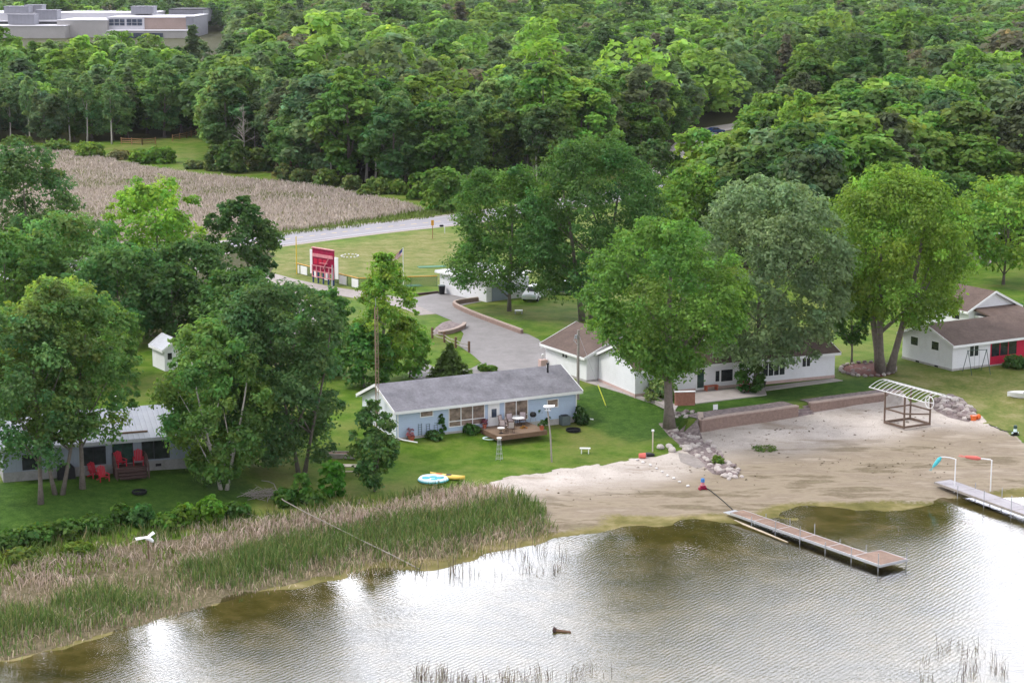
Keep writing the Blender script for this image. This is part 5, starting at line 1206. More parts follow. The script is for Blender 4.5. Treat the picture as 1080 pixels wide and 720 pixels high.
for a in cs: q = MB(); q.bar(bl(*a, 0), bl(*a, 2.9), .12); q.build('post', M['rusty_steel'], e)
cl0, cl1 = -2.1, lv + 2.6; q = MB()
for b in (-.1, lu + .1): q.tube([bl(cl0, b, 2.92), bl(cl1, b, 2.92)], .045, 6)
for k in range(14):
    a = cl0 + (cl1 - cl0) * k / 13; q.tube([bl(a, -.1 + (lu + .2) * j / 8, 2.92 + .55 * math.sin(math.pi * j / 8)) for j in range(9)], .024, 6)
q.tube([bl(cl0, lu / 2, 3.47), bl(cl1, lu / 2, 3.47)], .03, 6); q.build('canopy_frame', M['white_paint'], e)
q = MB(); c0 = bl(lv + .4, lu * .8, 2.2)
for k in range(16):
    t_ = k * 6.283 / 16; q.bar(c0 + Vector((.55 * math.cos(t_), .1, .55 * math.sin(t_))), c0 + Vector((.55 * math.cos(t_ + .393), .1, .55 * math.sin(t_ + .393))), .06)
for k in range(4): q.bar(c0, c0 + Vector((.55 * math.cos(k * 1.57), .1, .55 * math.sin(k * 1.57))), .05)
q.build('winch_wheel', M['white_paint'], e)

# --- things on the beach and the lawn
def post_thing(name, px, py, h, r, mt, label, cat, capm=None):
    e = empty(name, G(px, py), 0, label, cat); q = MB(); q.tube([(0, 0, -.2), (0, 0, h)], r, 8); q.build('post', M[mt], e)
    if capm: q = MB(); q.box(-r * 1.8, r * 1.8, -r * 1.8, r * 1.8, h, h + .16); q.build('cap', M[capm], e, bevel=.02)
    return e
post_thing('lawn_post', 688.3, 476, 1.75, .06, 'pale_wood', 'slender white post with cap at the edge of the lush lawn', 'post', 'white_paint')
e = empty('bucket', G(677, 483), 0, 'red-orange bucket tipped at the grass edge by the white stones', 'bucket'); q = MB(); q.tube([(-.25, 0, .22), (.3, .05, .22)], [.2, .25], 12); q.build('pail', M['coral'], e); q = MB(); q.tube([(.3, -.2, .22), (.45, -.05, .1), (.35, .25, .22)], .012, 5); q.build('handle', M['galv'], e)
q = MB(); q.tube([(0, 0, 0), (0, 0, .12), (0, 0, .2)], [.5, .52, .3], 14); o = q.build('rubber_tub', M['black']); o.location = G(684, 480); tag(o, 'low black tub on the grass beside the slender white post', 'tub')
def pump(px, py, label, hose, c1, c2, c3):
    g = G(px, py); e = empty('irrigation_pump', g, .3, label, 'pump'); q = MB(); q.box(-.32, .32, -.05, .05, 0, .08); q.box(-.32, -.22, -.2, .2, 0, .12); q.box(.22, .32, -.2, .2, 0, .12); q.box(-.2, .2, -.14, .14, .1, .34); q.build('base', M[c3], e, bevel=.02)
    q = MB(); q.tube([(0, 0, .34), (0, 0, .62)], [.17, .14], 10); q.tube([(-.32, 0, .24), (.32, 0, .24)], .07, 8); q.build('pump_body', M[c2], e)
    q = MB(); q.tube([(0, 0, .62), (0, 0, .86), (0, 0, .92)], [.16, .16, .10], 12); q.build('motor', M[c1], e)
    q = MB(); q.tube([Vector(p) - g for p in smooth_path(hose, 5)], .035, 6); o = q.build('hose', M['black'], e); o.rotation_euler.z = -.3
pump(741, 516, 'blue-topped red and pink pump on the sand with a black hose', [G(743, 515, .15), G(752, 520, .06), G(764, 530, .06), G(776, 541, .06)], 'blue_plastic', 'pink_panel', 'maroon')
pump(1070.5, 459, 'dark blue and white pump at the grass edge by the right frame side', [G(1069, 457, .15), G(1060, 455, .06), G(1050, 451, .06), G(1043, 448, .06)], 'dark_green_metal', 'aqua_white', 'black')
e = empty('bucket', G(1026.5, 443), .4, 'bright orange bucket at the end of the stone heap', 'bucket'); q = MB(); q.tube([(0, 0, 0), (0, 0, .45)], [.24, .30], 12); q.tube([(.4, .1, .2), (.75, .2, .25)], [.2, .24], 10); q.build('pail', M['orange_plastic'], e); q = MB(); q.tube([(-.3, 0, .45), (0, 0, .6), (.3, 0, .45)], .012, 5); q.build('handle', M['black'], e)
def outline_loft(pts_fn, n, levels):
    return [[pts_fn(2 * math.pi * k / n, s, z) for k in range(n)] for s, z in levels]
# teal and white towable tube and the yellow kayak
e = empty('float_tube', G(457, 507), -.13, 'flat teal and white inflatable float lying on the grass', 'float'); rx, ry = 2.15 / 2 * 1.12, 1.15
fn = lambda t_, s, z: (rx * s * math.cos(t_) * 1.0, ry * s * math.sin(t_) * (1 - .12 * math.cos(t_)), z)
q = MB(); q.loft(outline_loft(fn, 28, ((.93, 0.0), (1.0, .10), (1.0, .2), (.93, .30), (.80, .32), (.72, .26))), cap=True); q.build('tube', M['aqua_white'], e, smooth=True)
for cx, cy, r_ in ((-.6, -.1, .36), (-.05, .25, .30), (.45, .0, .34), (.15, -.5, .26), (.75, .2, .22)):
    q = MB(); q.tube([(cx, cy, .262), (cx, cy, .285)], r_, 14); q.build('printed_patch', M['teal'], e)
q = MB(); q.loft(outline_loft(fn, 28, ((1.02, .10), (1.035, .14), (1.02, .18)))); q.build('rim_stripe', M['teal'], e)
e = empty('kayak', G(472, 504.5), -.42, 'yellow-orange kayak lying behind the teal float', 'kayak'); q = MB()
lv_ = []
for k in range(13):
    u = -1 + 2 * k / 12; wd = .38 * max(.04, (1 - abs(u) ** 2.4)); zb = .02 + .10 * abs(u) ** 3; zt = .32 + .10 * abs(u) ** 3
    lv_.append([(1.55 * u, -wd * .6, zb), (1.55 * u, wd * .6, zb), (1.55 * u, wd, (zb + zt) / 2), (1.55 * u, wd * .55, zt), (1.55 * u, -wd * .55, zt), (1.55 * u, -wd, (zb + zt) / 2)])
q.loft(lv_); q.build('hull', M['yellow_board'], e, smooth=True); q = MB(); q.tube([(.1, 0, .325), (.1, 0, .345)], .24, 14); q.build('cockpit', M['black'], e); q = MB(); q.box(-1.2, -.5, -.12, .12, .335, .35); q.build('deck_stripe', M['orange_plastic'], e)
e = empty('rowboat', G(1083, 419), .1, 'tip of a white rowboat lying on the grass at the right edge', 'boat'); q = MB(); lv_ = []
for k in range(9):
    u = -1 + 2 * k / 8; wd = .7 * max(.05, 1 - max(0, -u) ** 2.2 * 1.0); lv_.append([(1.9 * u, -wd * .6, .02 + .25 * max(0, -u) ** 3), (1.9 * u, wd * .6, .02 + .25 * max(0, -u) ** 3), (1.9 * u, wd, .5 + .1 * max(0, -u)), (1.9 * u, wd * .85, .5), (1.9 * u, wd * .5, .18), (1.9 * u, -wd * .5, .18), (1.9 * u, -wd * .85, .5), (1.9 * u, -wd, .5 + .1 * max(0, -u))])
q.loft(lv_); q.build('hull', M['white_paint'], e); q = MB(); q.box(-.2, .1, -.58, .58, .36, .40); q.build('seat', M['grey_wood'], e)
# martin house on a pole, obelisk trellis, bench
e = empty('birdhouse_pole', G(582, 487), -.1, 'long low white birdhouse on a tall weathered wooden pole', 'birdhouse'); g = G(582, 487); hh = (487 - 433) / ppm(g) / .97; q = MB()
q.tube([(0, 0, -.2), (-.12, 0, hh * .5), (-.36, 0, hh)], [.075, .07, .06], 8); q.build('pole', M['grey_wood'], e); q = MB(); q.box(-.58, -.1, -.2, .2, hh, hh + .3); q.build('nest_box', M['pale_siding'], e)
q = MB(); q.loft([[(-.70, -.3, hh + .3), (.22, -.3, hh + .36), (.22, .3, hh + .36), (-.70, .3, hh + .3)], [(-.70, -.28, hh + .37), (.22, -.28, hh + .43), (.22, .28, hh + .43), (-.70, .28, hh + .37)]]); q.build('roof', M['white_paint'], e)
for k in range(3): q = MB(); q.tube([(-.55 + .21 * k, -.222, hh + .15), (-.55 + .21 * k, -.23, hh + .15)], .05, 8); q.build('entrance_hole', M['black'], e)
e = empty('garden_obelisk', G(526.5, 485), 0, 'narrow white wire obelisk standing on the grass before the deck', 'garden ornament'); g = G(526.5, 485); q = MB(); hh = 1.75
for k in range(4):
    t_ = .4 + k * 1.571; q.tube([(.30 * math.cos(t_), .30 * math.sin(t_), 0), (.13 * math.cos(t_), .13 * math.sin(t_), hh)], .022, 5)
for z in (.15, .55, .95, 1.35, 1.72):
    r_ = .30 - .17 * z / hh; pts = [(r_ * math.cos(6.283 * k / 10), r_ * math.sin(6.283 * k / 10), z) for k in range(11)]; q.tube(pts, .016, 4)
q.build('wire_frame', M['galv'], e); q = MB(); q.tube([(0, 0, hh), (0, 0, hh + .1), (0, 0, hh + .16)], [.10, .2, .22], 12); q.build('bird_bath', M['white_paint'], e)
e = empty('small_bench', G(617, 478), -.05, 'tiny white bench alone on the grass above the beach', 'bench'); q = MB(); q.box(-.45, .45, -.16, .16, .42, .48); q.build('seat', M['white_paint'], e)
for x in (-.3, .3): q = MB(); q.box(x - .04, x + .04, -.14, .14, 0, .42); q.build('leg', M['white_paint'], e)
# garden hose reel bowl
q = MB(); q.tube([(.45 * math.cos(t_ * .5) * (1 + .05 * t_ / 6), .45 * math.sin(t_ * .5) * (1 + .05 * t_ / 6), .05 + .01 * t_ / 6) for t_ in range(40)], .035, 5); o = q.build('garden_hose', M['aqua_white']); o.location = G(516, 463); tag(o, 'pale coiled garden hose on the grass at the left deck edge', 'hose')
# lattice mast, utility pole
g = G(398, 457); hh = (457 - 326) / ppm(g) / .97; e = empty('lattice_mast', g, .2, 'rust-coloured lattice antenna mast at the left gable of the blue house', 'mast'); w_ = .17
q = MB(); cs = [(w_ * math.cos(2.094 * k), w_ * math.sin(2.094 * k)) for k in range(3)]
for c in cs: q.tube([(c[0], c[1], -.2), (c[0], c[1], hh)], .024, 6)
q.build('leg', M['rust'], e); q = MB(); n_ = int(hh / .85)
for k in range(n_):
    for i in range(3):
        a, b = cs[i], cs[(i + 1) % 3]; z = k * hh / n_; q.bar((a[0], a[1], z), (b[0], b[1], z + hh / n_), .022); q.bar((a[0], a[1], z), (b[0], b[1], z), .02)
q.build('bracing', M['rust'], e)
q = MB(); q.tube([(0, 0, hh), (0, 0, hh + .8)], .02, 6); q.build('antenna', M['galv'], e)
g = G(609.5, 421); hh = (421 - 349) / ppm(g) / .97; e = empty('utility_pole', g, 0, 'thin grey utility pole behind the right end of the blue roof', 'utility pole'); q = MB(); q.tube([(0, 0, -.2), (0, 0, hh)], [.15, .11], 8); q.build('pole', M['grey_wood'], e)
q = MB(); q.tube([(-.05, -.1, hh - .35), (-.3, -.1, hh - .5), (-.4, -.1, hh - .95), (-.1, -.1, hh - 1.3)], .03, 5); q.box(-.3, -.12, -.1, .1, hh - .8, hh - .45); q.build('service_bracket', M['galv'], e)
an = G(639.5, 429) - g; tp = Vector((0, 0, hh - .3)); q = MB(); q.tube([tp, an], .012, 5); q.build('guy_wire', M['galv'], e); q = MB(); q.tube([an.lerp(tp, .02), an.lerp(tp, .30)], .05, 6); q.build('guy_guard', M['hiviz'], e)
e = empty('brick_pier', G(572.5, 389), .4, 'short tan brick pier with a globe lamp at the driveway corner of the white house', 'lamp'); q = MB(); q.box(-.35, .35, -.35, .35, -.2, .95); q.build('pier', M['pink_base'], e); q = MB(); q.tube([(0, 0, .95), (0, 0, 1.3)], .03, 6); q.build('stem', M['galv'], e); q = MB(); q.ball((0, 0, 1.42), .14); q.build('globe', M['white_paint'], e, smooth=True)
# picnic table, raised bed
e = empty('picnic_table', G(371, 500), -.1, 'weathered picnic table behind the slim young tree', 'table'); q = MB(); q.box(-.9, .9, -.38, .38, .70, .75); q.build('tabletop', M['pale_wood'], e)
for y in (-.75, .75): q = MB(); q.box(-.9, .9, y - .13, y + .13, .42, .46); q.build('bench_seat', M['pale_wood'], e)
for x in (-.65, .65): q = MB(); q.bar((x, -.6, 0), (x, -.2, .7), .08); q.bar((x, .6, 0), (x, .2, .7), .08); q.bar((x, -.75, .40), (x, .75, .40), .07); q.build('leg', M['brown_wood'], e)
e = empty('raised_bed', G(360, 482), -.06, 'grey timber raised garden bed behind the picnic table', 'garden bed'); q = MB(); q.box(-1.3, 1.3, -.5, -.42, 0, .4); q.box(-1.3, 1.3, .42, .5, 0, .4); q.box(-1.3, -1.22, -.42, .42, 0, .4); q.box(1.22, 1.3, -.42, .42, 0, .4); q.build('planks', M['grey_wood'], e); q = MB(); q.box(-1.22, 1.22, -.42, .42, 0, .33); q.build('soil', M['brown_wood'], e)
# white whirligig, bent pipe, log
g = G(157, 590); e = empty('whirligig', g, .5, 'weathered white bird-shaped whirligig on a dark stake in the reeds', 'whirligig'); q = MB(); hh = 1.45; q.bar((0, 0, -.2), (0, 0, hh), .06); q.build('stake', M['brown_wood'], e)
q = MB(); q.tube([(-.15, 0, hh + .12), (.05, -.05, hh + .1), (.28, -.1, hh - .12), (.33, -.12, hh - .2)], [.10, .15, .12, .03], 8); q.build('body', M['white_paint'], e)
for s_, (dx, dy, dz) in ((-1, (-1.0, .25, .12)), (1, (.75, .65, .32))):
    q = MB(); dx, dy = dx * .8, dy * .8; v = [Vector((0, -.12, hh + .15)), Vector((0, .16, hh + .18)), Vector((dx, dy + .2, hh + dz)), Vector((dx * 1.05, dy - .12, hh + dz - .08))]; q.loft([v, [p + Vector((0, 0, .04)) for p in v]]); q.build('wing', M['white_paint'], e)
pts = [G(276, 513, .5), G(283, 514.5, .55), G(289, 519, .7), G(295, 534, .8), G(299, 538, .8), G(322, 550, .75), G(346, 560, .6), G(385, 579, .55), G(412, 590, .4), G(442, 601, .1)]
q = MB(); q.tube(pts, [.03, .035, .045, .045, .04, .035, .035, .04, .045, .035], 6); tag(q.build('bent_pole', M['deadwood']), 'long pale bent pole running through the reeds to the water', 'pole')
g = P(593, 666, 0); e = empty('floating_log', g, -.25, 'short brown log with root stump floating in the lake', 'log'); q = MB(); q.tube([(-.55, 0, .08), (0, 0, .06), (.62, .02, .04), (.72, .02, .04)], [.14, .12, .10, .04], 8); q.build('stem', M['brown_wood'], e); q = MB(); q.ball((-.6, 0, .1), .2, .24, .24, 8, 5, 0, .2)
for k in range(5): q.tube([(-.6, 0, .1), (-.7, .3 * math.cos(k * 1.3), .1 + .3 * abs(math.sin(k * 1.3)))], [.08, .03], 5)
q.build('root_stump', M['dark_steps'], e); e.scale = (.8, .8, .8)
# swing set
e = empty('swing_frame', G(1020, 394), RH.rz - .25, 'dark green metal swing frame in front of the red-trimmed house', 'swing set'); q = MB(); hh = 2.3
for x in (0, 2.0):
    for y in (-.95, .95): q.tube([(x + .0, y, 0), (x, 0, hh)], .035, 6)
q.build('leg', M['dark_green_metal'], e); q = MB(); q.tube([(-.1, 0, hh), (2.1, 0, hh)], .035, 6); q.build('top_bar', M['dark_green_metal'], e)
q = MB()
for x in (.75, 1.25): q.tube([(x, 0, hh), (x, 0, .5)], .012, 4)
q.box(.72, 1.28, -.1, .1, .46, .5); q.build('swing_seat', M['black'], e)

# ------------------------------------------------------------------ driveway edge, ball field and roadside
e = empty('timber_edging', (0, 0, 0), 0, 'long low pinkish block edging along the right side of the driveway', 'edging'); pts = smooth_path([P(505, 318), P(484, 321), P(482, 324), P(500, 332.5), P(525, 342), P(552, 352)], 3); wall_run(pts, -.35, 1.8, 2.42, e, 'wall_block', 'wall_cap')
e = empty('curved_edging', (0, 0, 0), 0, 'short curved block edging round the gravel bed beside the driveway', 'edging'); pts = smooth_path([P(464, 354), P(478, 351.5), P(489, 347), P(491.5, 344)], 3); wall_run(pts, .3, 1.8, 2.35, e, 'wall_block', 'wall_cap')
bed_poly('gravel_bed', [(454, 352), (465, 353), (478, 350.5), (489, 345), (487, 341), (474, 338), (466, 340), (460, 345)], 'gravel', .08)
e = empty('post_fence', (0, 0, 0), 0, 'short rustic fence of dark posts and sagging rails by the driveway', 'fence'); pp = [G(456, 356.5), G(468.7, 361), G(480.7, 366.8), G(494.7, 371.5)]
for p in pp: q = MB(); q.tube([(p.x, p.y, 1.7), (p.x, p.y, 3.15)], .13, 8); q.build('post', M['brown_wood'], e)
q = MB()
for a, b in zip(pp[:-1], pp[1:]):
    for z in (.45, .8): q.tube([a + Vector((0, 0, z)), a.lerp(b, .5) + Vector((0, 0, z - .12)), b + Vector((0, 0, z))], .05, 6)
q.build('rail', M['grey_wood'], e)
e = empty('trash_bin', G(466, 310.5), .2, 'black wheeled trash bin at the corner of the small white garage', 'trash bin'); q = MB(); q.loft([[(-.28, -.32, .08), (.28, -.32, .08), (.28, .32, .08), (-.28, .32, .08)], [(-.36, -.42, 1.05), (.36, -.42, 1.05), (.36, .42, 1.05), (-.36, .42, 1.05)]]); q.build('bin_body', M['black'], e); q = MB(); q.box(-.39, .39, -.46, .46, 1.055, 1.14); q.build('lid', M['ac_grey'], e, bevel=.03)
for x in (-.3, .3): q = MB(); q.tube([(x - .04, .34, .12), (x + .04, .34, .12)], .12, 10); q.build('wheel', M['black'], e)
q = MB(); a, b = G(430, 312.5), G(462, 309); q.bar(a + Vector((0, 0, .12)), b + Vector((0, 0, .12)), .3, .25); tag(q.build('timber_sleeper', M['dark_steps']), 'dark timber sleeper laid along the end of the driveway pad', 'timber')
# scoreboard-like red panel
a, b = G(330, 297.5), G(352.5, 301.5); d = b - a; L = d.length; e = empty('scoreboard', a, math.atan2(d.y, d.x), 'dark red scoreboard with white side wings on blue posts, seen from behind', 'scoreboard')
H0, H1 = .75, 4.35
q = MB(); q.box(0, L, 0, .12, H0 + .8, H1); q.build('panel', M['maroon'], e)
q = MB(); q.box(.12, L - .12, -.1, 0, H1 - 1.05, H1 - .65); q.box(-.05, L + .05, -.12, .14, H1, H1 + .12); q.build('header_band', M['pink_panel'], e)
q = MB()
for k in range(6): q.box(k * (L - .12) / 5, k * (L - .12) / 5 + .12, -.14, -.02, H0, H0 + 1.5)
for z in (H0, H0 + .7, H0 + 1.4): q.box(0, L, -.16, -.10, z, z + .1)
q.bar((L * .55, -.2, H0 + 1.2), (L * .8, -.2, H1 - 1.1), .1); q.bar((L * .4, -.2, H0 + 1.9), (L * .75, -.2, H0 + 1.9), .08); q.build('scaffold', M['pink_panel'], e)
for k in range(3): q = MB(); q.box(.35 + k * .9, .95 + k * .9, -.05, 0.0, H0 + 1.65, H0 + 2.3); q.build('number_window', M['red_siding'], e)
for x0, x1, z0, z1 in ((-.5, -.06, 1.1, 4.1), (L + .1, L + .75, .9, 3.6)): q = MB(); q.box(x0, x1, .0, .1, z0, z1); q.build('side_wing', M['white_paint'], e)
for k in range(5): q = MB(); q.box(k * (L - .2) / 4, k * (L - .2) / 4 + .16, -.05, .09, -.3, H0 + .8); q.build('post', M['car_blue'], e)
q = MB(); q.bar((L + .3, -.6, 0), (L - .2, -.1, 2.6), .1); q.build('brace', M['galv'], e)
fa, fb, fc = G(312.5, 288), G(378, 304.5), G(461, 302); e = empty('outfield_fence', (0, 0, 0), 0, 'green wire outfield fence with yellow top rail and white panels', 'fence')
q = MB()
for s_, t2 in ((fa, fb), (fb, fc)):
    n_ = max(2, int((t2 - s_).length / 2.5))
    for k in range(n_ + 1): p = s_.lerp(t2, k / n_); q.tube([(p.x, p.y, 1.9), (p.x, p.y, 3.3)], .035, 5)
q.build('post', M['dark_green_metal'], e); q = MB()
for s_, t2 in ((fa, fb), (fb, fc)): q.tube([s_ + Vector((0, 0, 1.32)), t2 + Vector((0, 0, 1.32))], .06, 6)
q.build('top_rail', M['orange_yellow'], e)
m, t, ns, ln = nt('wire_mesh'); out = N(t, 'ShaderNodeOutputMaterial'); df = N(t, 'ShaderNodeBsdfDiffuse'); df.inputs[0].default_value = (.05, .12, .05, 1); tr = N(t, 'ShaderNodeBsdfTransparent'); mx = N(t, 'ShaderNodeMixShader', Fac=.72); ln.new(df.outputs[0], mx.inputs[1]); ln.new(tr.outputs[0], mx.inputs[2]); ln.new(mx.outputs[0], out.inputs[0]); M['wire'] = m
q = MB()
for s_, t2 in ((fa, fb), (fb, fc)): q.bar(s_ + Vector((0, 0, .64)), t2 + Vector((0, 0, .64)), .02, 1.26)
q.build('wire_mesh', M['wire'], e)
ab = (fb - fa); nrm = Vector((ab.y, -ab.x, 0)).normalized() * .08
for px0, px1 in ((315, 316.6), (318, 325), (331, 336), (343, 349), (359.2, 366.5), (372, 378.5)):
    u0, u1 = (px0 - 312.5) / 65.5, (px1 - 312.5) / 65.5; q = MB(); q.bar(fa.lerp(fb, u0) + nrm + Vector((0, 0, .62)), fa.lerp(fb, u1) + nrm + Vector((0, 0, .62)), .05, 1.05); q.build('white_panel', M['white_paint'], e)
post_thing('foul_pole', 313, 289, 4.9, .06, 'yellow', 'slim yellow foul pole at the left end of the outfield fence', 'pole')
g = G(425.5, 306); e = empty('flagpole', g, 0, 'thin white flagpole carrying a drooping striped flag', 'flagpole'); hh = (306 - 262) / ppm(g) / .97
q = MB(); q.tube([(0, 0, -.2), (0, 0, hh)], .04, 6); q.build('pole', M['white_paint'], e)
o = e; fl_ = empty('flag', g, 0, 'red, white and blue flag hanging aslant from the pole', 'flag'); nw = 13; q = MB()
def fpt(u, v): return Vector((-.05 - 1.15 * u - .12 * v, .18 * math.sin(u * 6), hh - .1 - 1.25 * u * .9 - .85 * v + .0 * u))
for k in range(nw):
    for j in range(6):
        v0, v1, u0, u1 = k / nw, (k + 1) / nw, j / 6, (j + 1) / 6; blue = k < 7 and j < 2
        a = [fpt(u0, v0), fpt(u1, v0), fpt(u1, v1), fpt(u0, v1)]; q.add(a, [(0, 1, 2, 3)], 2 if blue else (k % 2 == 1) + 0)
q.build('cloth', [M['flag_red'], M['white_paint'], M['flag_blue']], fl_); sm = fl_.children[0].modifiers.new('thickness', 'SOLIDIFY'); sm.thickness = .02
for k, (x, y) in enumerate(((423.8, 293.5), (427.5, 293.5))):
    pass
q = MB()
for k in range(14): t_ = k * .449; q.ball((1.15 * math.cos(t_), 1.5 * math.sin(t_), .1), .14, .14, .1, 7, 4, 0, .15)
o = q.build('stone_ring', M['stone_white']); o.location = G(369, 270.5); tag(o, 'oval ring of white stones on the grass by the road', 'stone ring')
for (x0, x1, y, lb) in ((441, 470, 282, 'long faded green-blue mat on the ball field grass'), (429, 444, 302, 'small teal mat on the grass behind the driveway')):
    a, b = G(x0, y), G(x1, y - 1); q = MB(); q.bar(a + Vector((0, 0, .04)), b + Vector((0, 0, .04)), 1.4, .05); tag(q.build('turf_mat', M['turf'] if 'turf' in M else mat('turf', (.09, .20, .12), .9, .2, 2)), lb, 'mat')
e = post_thing('road_sign', 456.3, 252, 2.6, .05, 'fence_wood', 'brown post with small orange-yellow sign beside the road', 'sign'); q = MB(); q.box(-.2, .2, -.07, -.05, 1.95, 2.75); q.build('sign_plate', M['orange_yellow'], e)
e = empty('mailbox', G(469, 246), .3, 'dark mailbox on a white post beside the road', 'mailbox'); q = MB(); q.bar((0, 0, -.2), (0, 0, 1.0), .09); q.bar((0, 0, .95), (-.6, 0, .95), .09); q.build('post', M['white_paint'], e); q = MB(); q.loft([[(-.75, -.12, 1.0), (-.2, -.12, 1.0), (-.2, .12, 1.0), (-.75, .12, 1.0)], [(-.75, -.12, 1.16), (-.2, -.12, 1.16), (-.2, .12, 1.16), (-.75, .12, 1.16)], [(-.75, -.05, 1.27), (-.2, -.05, 1.27), (-.2, .05, 1.27), (-.75, .05, 1.27)]]); q.build('box', M['black'], e)
def rail_fence(pts, label, h=1.5):
    e = empty('rail_fence', (0, 0, 0), 0, label, 'fence'); W_ = [G(*p) for p in pts]
    rl = MB()
    for a, b in zip(W_[:-1], W_[1:]):
        n_ = max(1, round((b - a).length / 3.2))
        for k in range(n_ + 1): p = a.lerp(b, k / n_); q = MB(); q.bar(p + Vector((0, 0, -.2)), p + Vector((0, 0, h)), .2); q.build('post', M['fence_wood'], e)
        for z in (.4, .8, 1.25): rl.bar(a + Vector((0, 0, z)), b + Vector((0, 0, z)), .07, .15)
    rl.build('rail', M['fence_wood'], e)
rail_fence([(128, 152), (150, 153), (164, 152)], 'left run of orange-brown rail fence below the forest edge'); rail_fence([(182, 149), (197, 146), (216, 141)], 'right run of orange-brown rail fence climbing along the forest edge')
# --- cars
def car(loc, rz, body, label, suv=True):
    e = empty('parked_car', loc, rz, label, 'car'); w = .9; L = 2.3
    pr = [(-L, .35), (-L, .95), (-L + .15, 1.05), (-L + .45, 1.62), (.45, 1.66), (1.0, 1.08), (L - .15, .92), (L, .7), (L, .35)] if suv else [(-L, .35), (-L, .9), (-1.6, .98), (-1.0, 1.42), (.3, 1.45), (1.05, .98), (L - .1, .82), (L, .65), (L, .35)]
    q = MB(); q.loft([[(x, -w * (1 if z < 1.1 else .84), z) for x, z in pr], [(x, w * (1 if z < 1.1 else .84), z) for x, z in pr]]); q.build('body', M[body], e, bevel=.06)
    for s_ in (-1, 1):
        q = MB(); c = [(-L + .6, 1.1), (.8, 1.1), (.4, 1.52), (-L + .72, 1.52)] if suv else [(-1.4, 1.0), (.85, 1.0), (.3, 1.36), (-.95, 1.36)]
        y = lambda z: w * (1.0 - .16 * (z - 1.05) / .55) * s_ if z > 1.05 else w * s_
        q.loft([[(x, y(z) + .0 * s_, z) for x, z in c], [(x, y(z) + .03 * s_, z) for x, z in c]]); q.build('side_window', M['glass'], e)
        for x in (-1.4, 1.4):
            q = MB(); q.tube([(x, s_ * (w - .16), .34), (x, s_ * (w + .03), .34)], .34, 16); wh = q.build('wheel', M['black'], e); q = MB(); q.tube([(x, s_ * (w + .03), .34), (x, s_ * (w + .045), .34)], .2, 12); q.build('rim', M['galv'], wh)
        q = MB(); q.box(L - .02, L + .03, s_ * .62 - .18, s_ * .62 + .18, .66, .8); q.build('headlight', M['aqua_white'], e)
        q = MB(); q.box(-L - .03, -L + .02, s_ * .7 - .12, s_ * .7 + .12, .75, .95); q.build('tail_light', M['red_plastic'], e)
    q = MB(); a, b = ((.5, 1.58), (.98, 1.14)) if suv else ((.36, 1.4), (1.0, 1.03))
    q.loft([[(b[0] + .03, -.7, b[1]), (b[0] + .03, .7, b[1]), (b[0] + .06, .7, b[1]), (b[0] + .06, -.7, b[1])], [(a[0] + .03, -.66, a[1]), (a[0] + .03, .66, a[1]), (a[0] + .06, .66, a[1]), (a[0] + .06, -.66, a[1])]]); q.build('windscreen', M['glass'], e)
car(G(564, 315.5), -1.9, 'car_white', 'white car parked under the trees right of the small garage'); car(G(598, 310.5), 2.9, 'car_silver', 'silver-grey car parked beyond the back lawn under the tallest maple')
car(G(754, 141), .5, 'car_blue', 'dark blue car parked on the side road in the forest', False)
h = House('hidden_cottage', G(786, 192), G(812, 190), 'white cottage mostly hidden among trees right of the road', 'house'); h.gable(7, 2.6, 1.6, 'white_siding', 'brown_shingle')
h.window('y', 0, -1, 1.2, 2.4, 1.0, 2.0)
h = House('red_outbuilding', G(1038, 262), G(1052, 261), 'small dark red outbuilding among trees at the right edge', 'shed'); h.gable(4, 2.3, 1.0, 'maroon', 'brown_shingle'); h.window('y', 0, -1, 1.0, 1.8, 1.0, 1.8)
e = empty('lawn_stool', G(547, 330.5), 0, 'small pale box-shaped seat on the back lawn by the tree trunk', 'seat'); q = MB(); q.box(-.45, .45, -.3, .3, .3, .4); q.build('seat', M['white_paint'], e)
for x in (-.38, .38): q = MB(); q.box(x - .05, x + .05, -.28, .28, 0, .3); q.build('leg', M['galv'], e)
# ------------------------------------------------------------------ reeds
def blades(name, pts, h, w, cols, label, seed, lean=.25, bend=.3, cat='reeds'):
    """each blade: two-segment tapering strip"""
    g = np.random.default_rng(seed); n = len(pts); z = np.maximum(tz(pts[:, 0], pts[:, 1]), -.25)
    a = g.random(n) * 6.283; dx, dy = np.cos(a), np.sin(a); ln_ = lean * g.normal(0, .6, n)
    b = g.random(n) * 6.283; lx, ly = np.cos(b) * ln_, np.sin(b) * ln_
    base = np.stack([pts[:, 0], pts[:, 1], z], 1); H = h[:, None]
    m1 = base + np.stack([lx * .4, ly * .4, np.full(n, .55)], 1) * H
    t1 = base + np.stack([lx * (1 + bend), ly * (1 + bend), np.full(n, 1.0)], 1) * H
    s = np.stack([dx, dy, np.zeros(n)], 1) * w[:, None]
    V = np.stack([base - s * .5, base + s * .5, m1 + s * .45, m1 - s * .45, t1 + s * .18, t1 - s * .18], 1).reshape(-1, 3)
    k = np.arange(n)[:, None] * 6; F = np.concatenate([k + np.array([0, 1, 2, 3]), k + np.array([3, 2, 4, 5])], 1).reshape(-1, 4)
    me = mesh_np(name, V, F, REED, np.repeat(cols, 6, 0)); o = add_obj(name, me); return tag(o, label, cat, None, 'stuff')
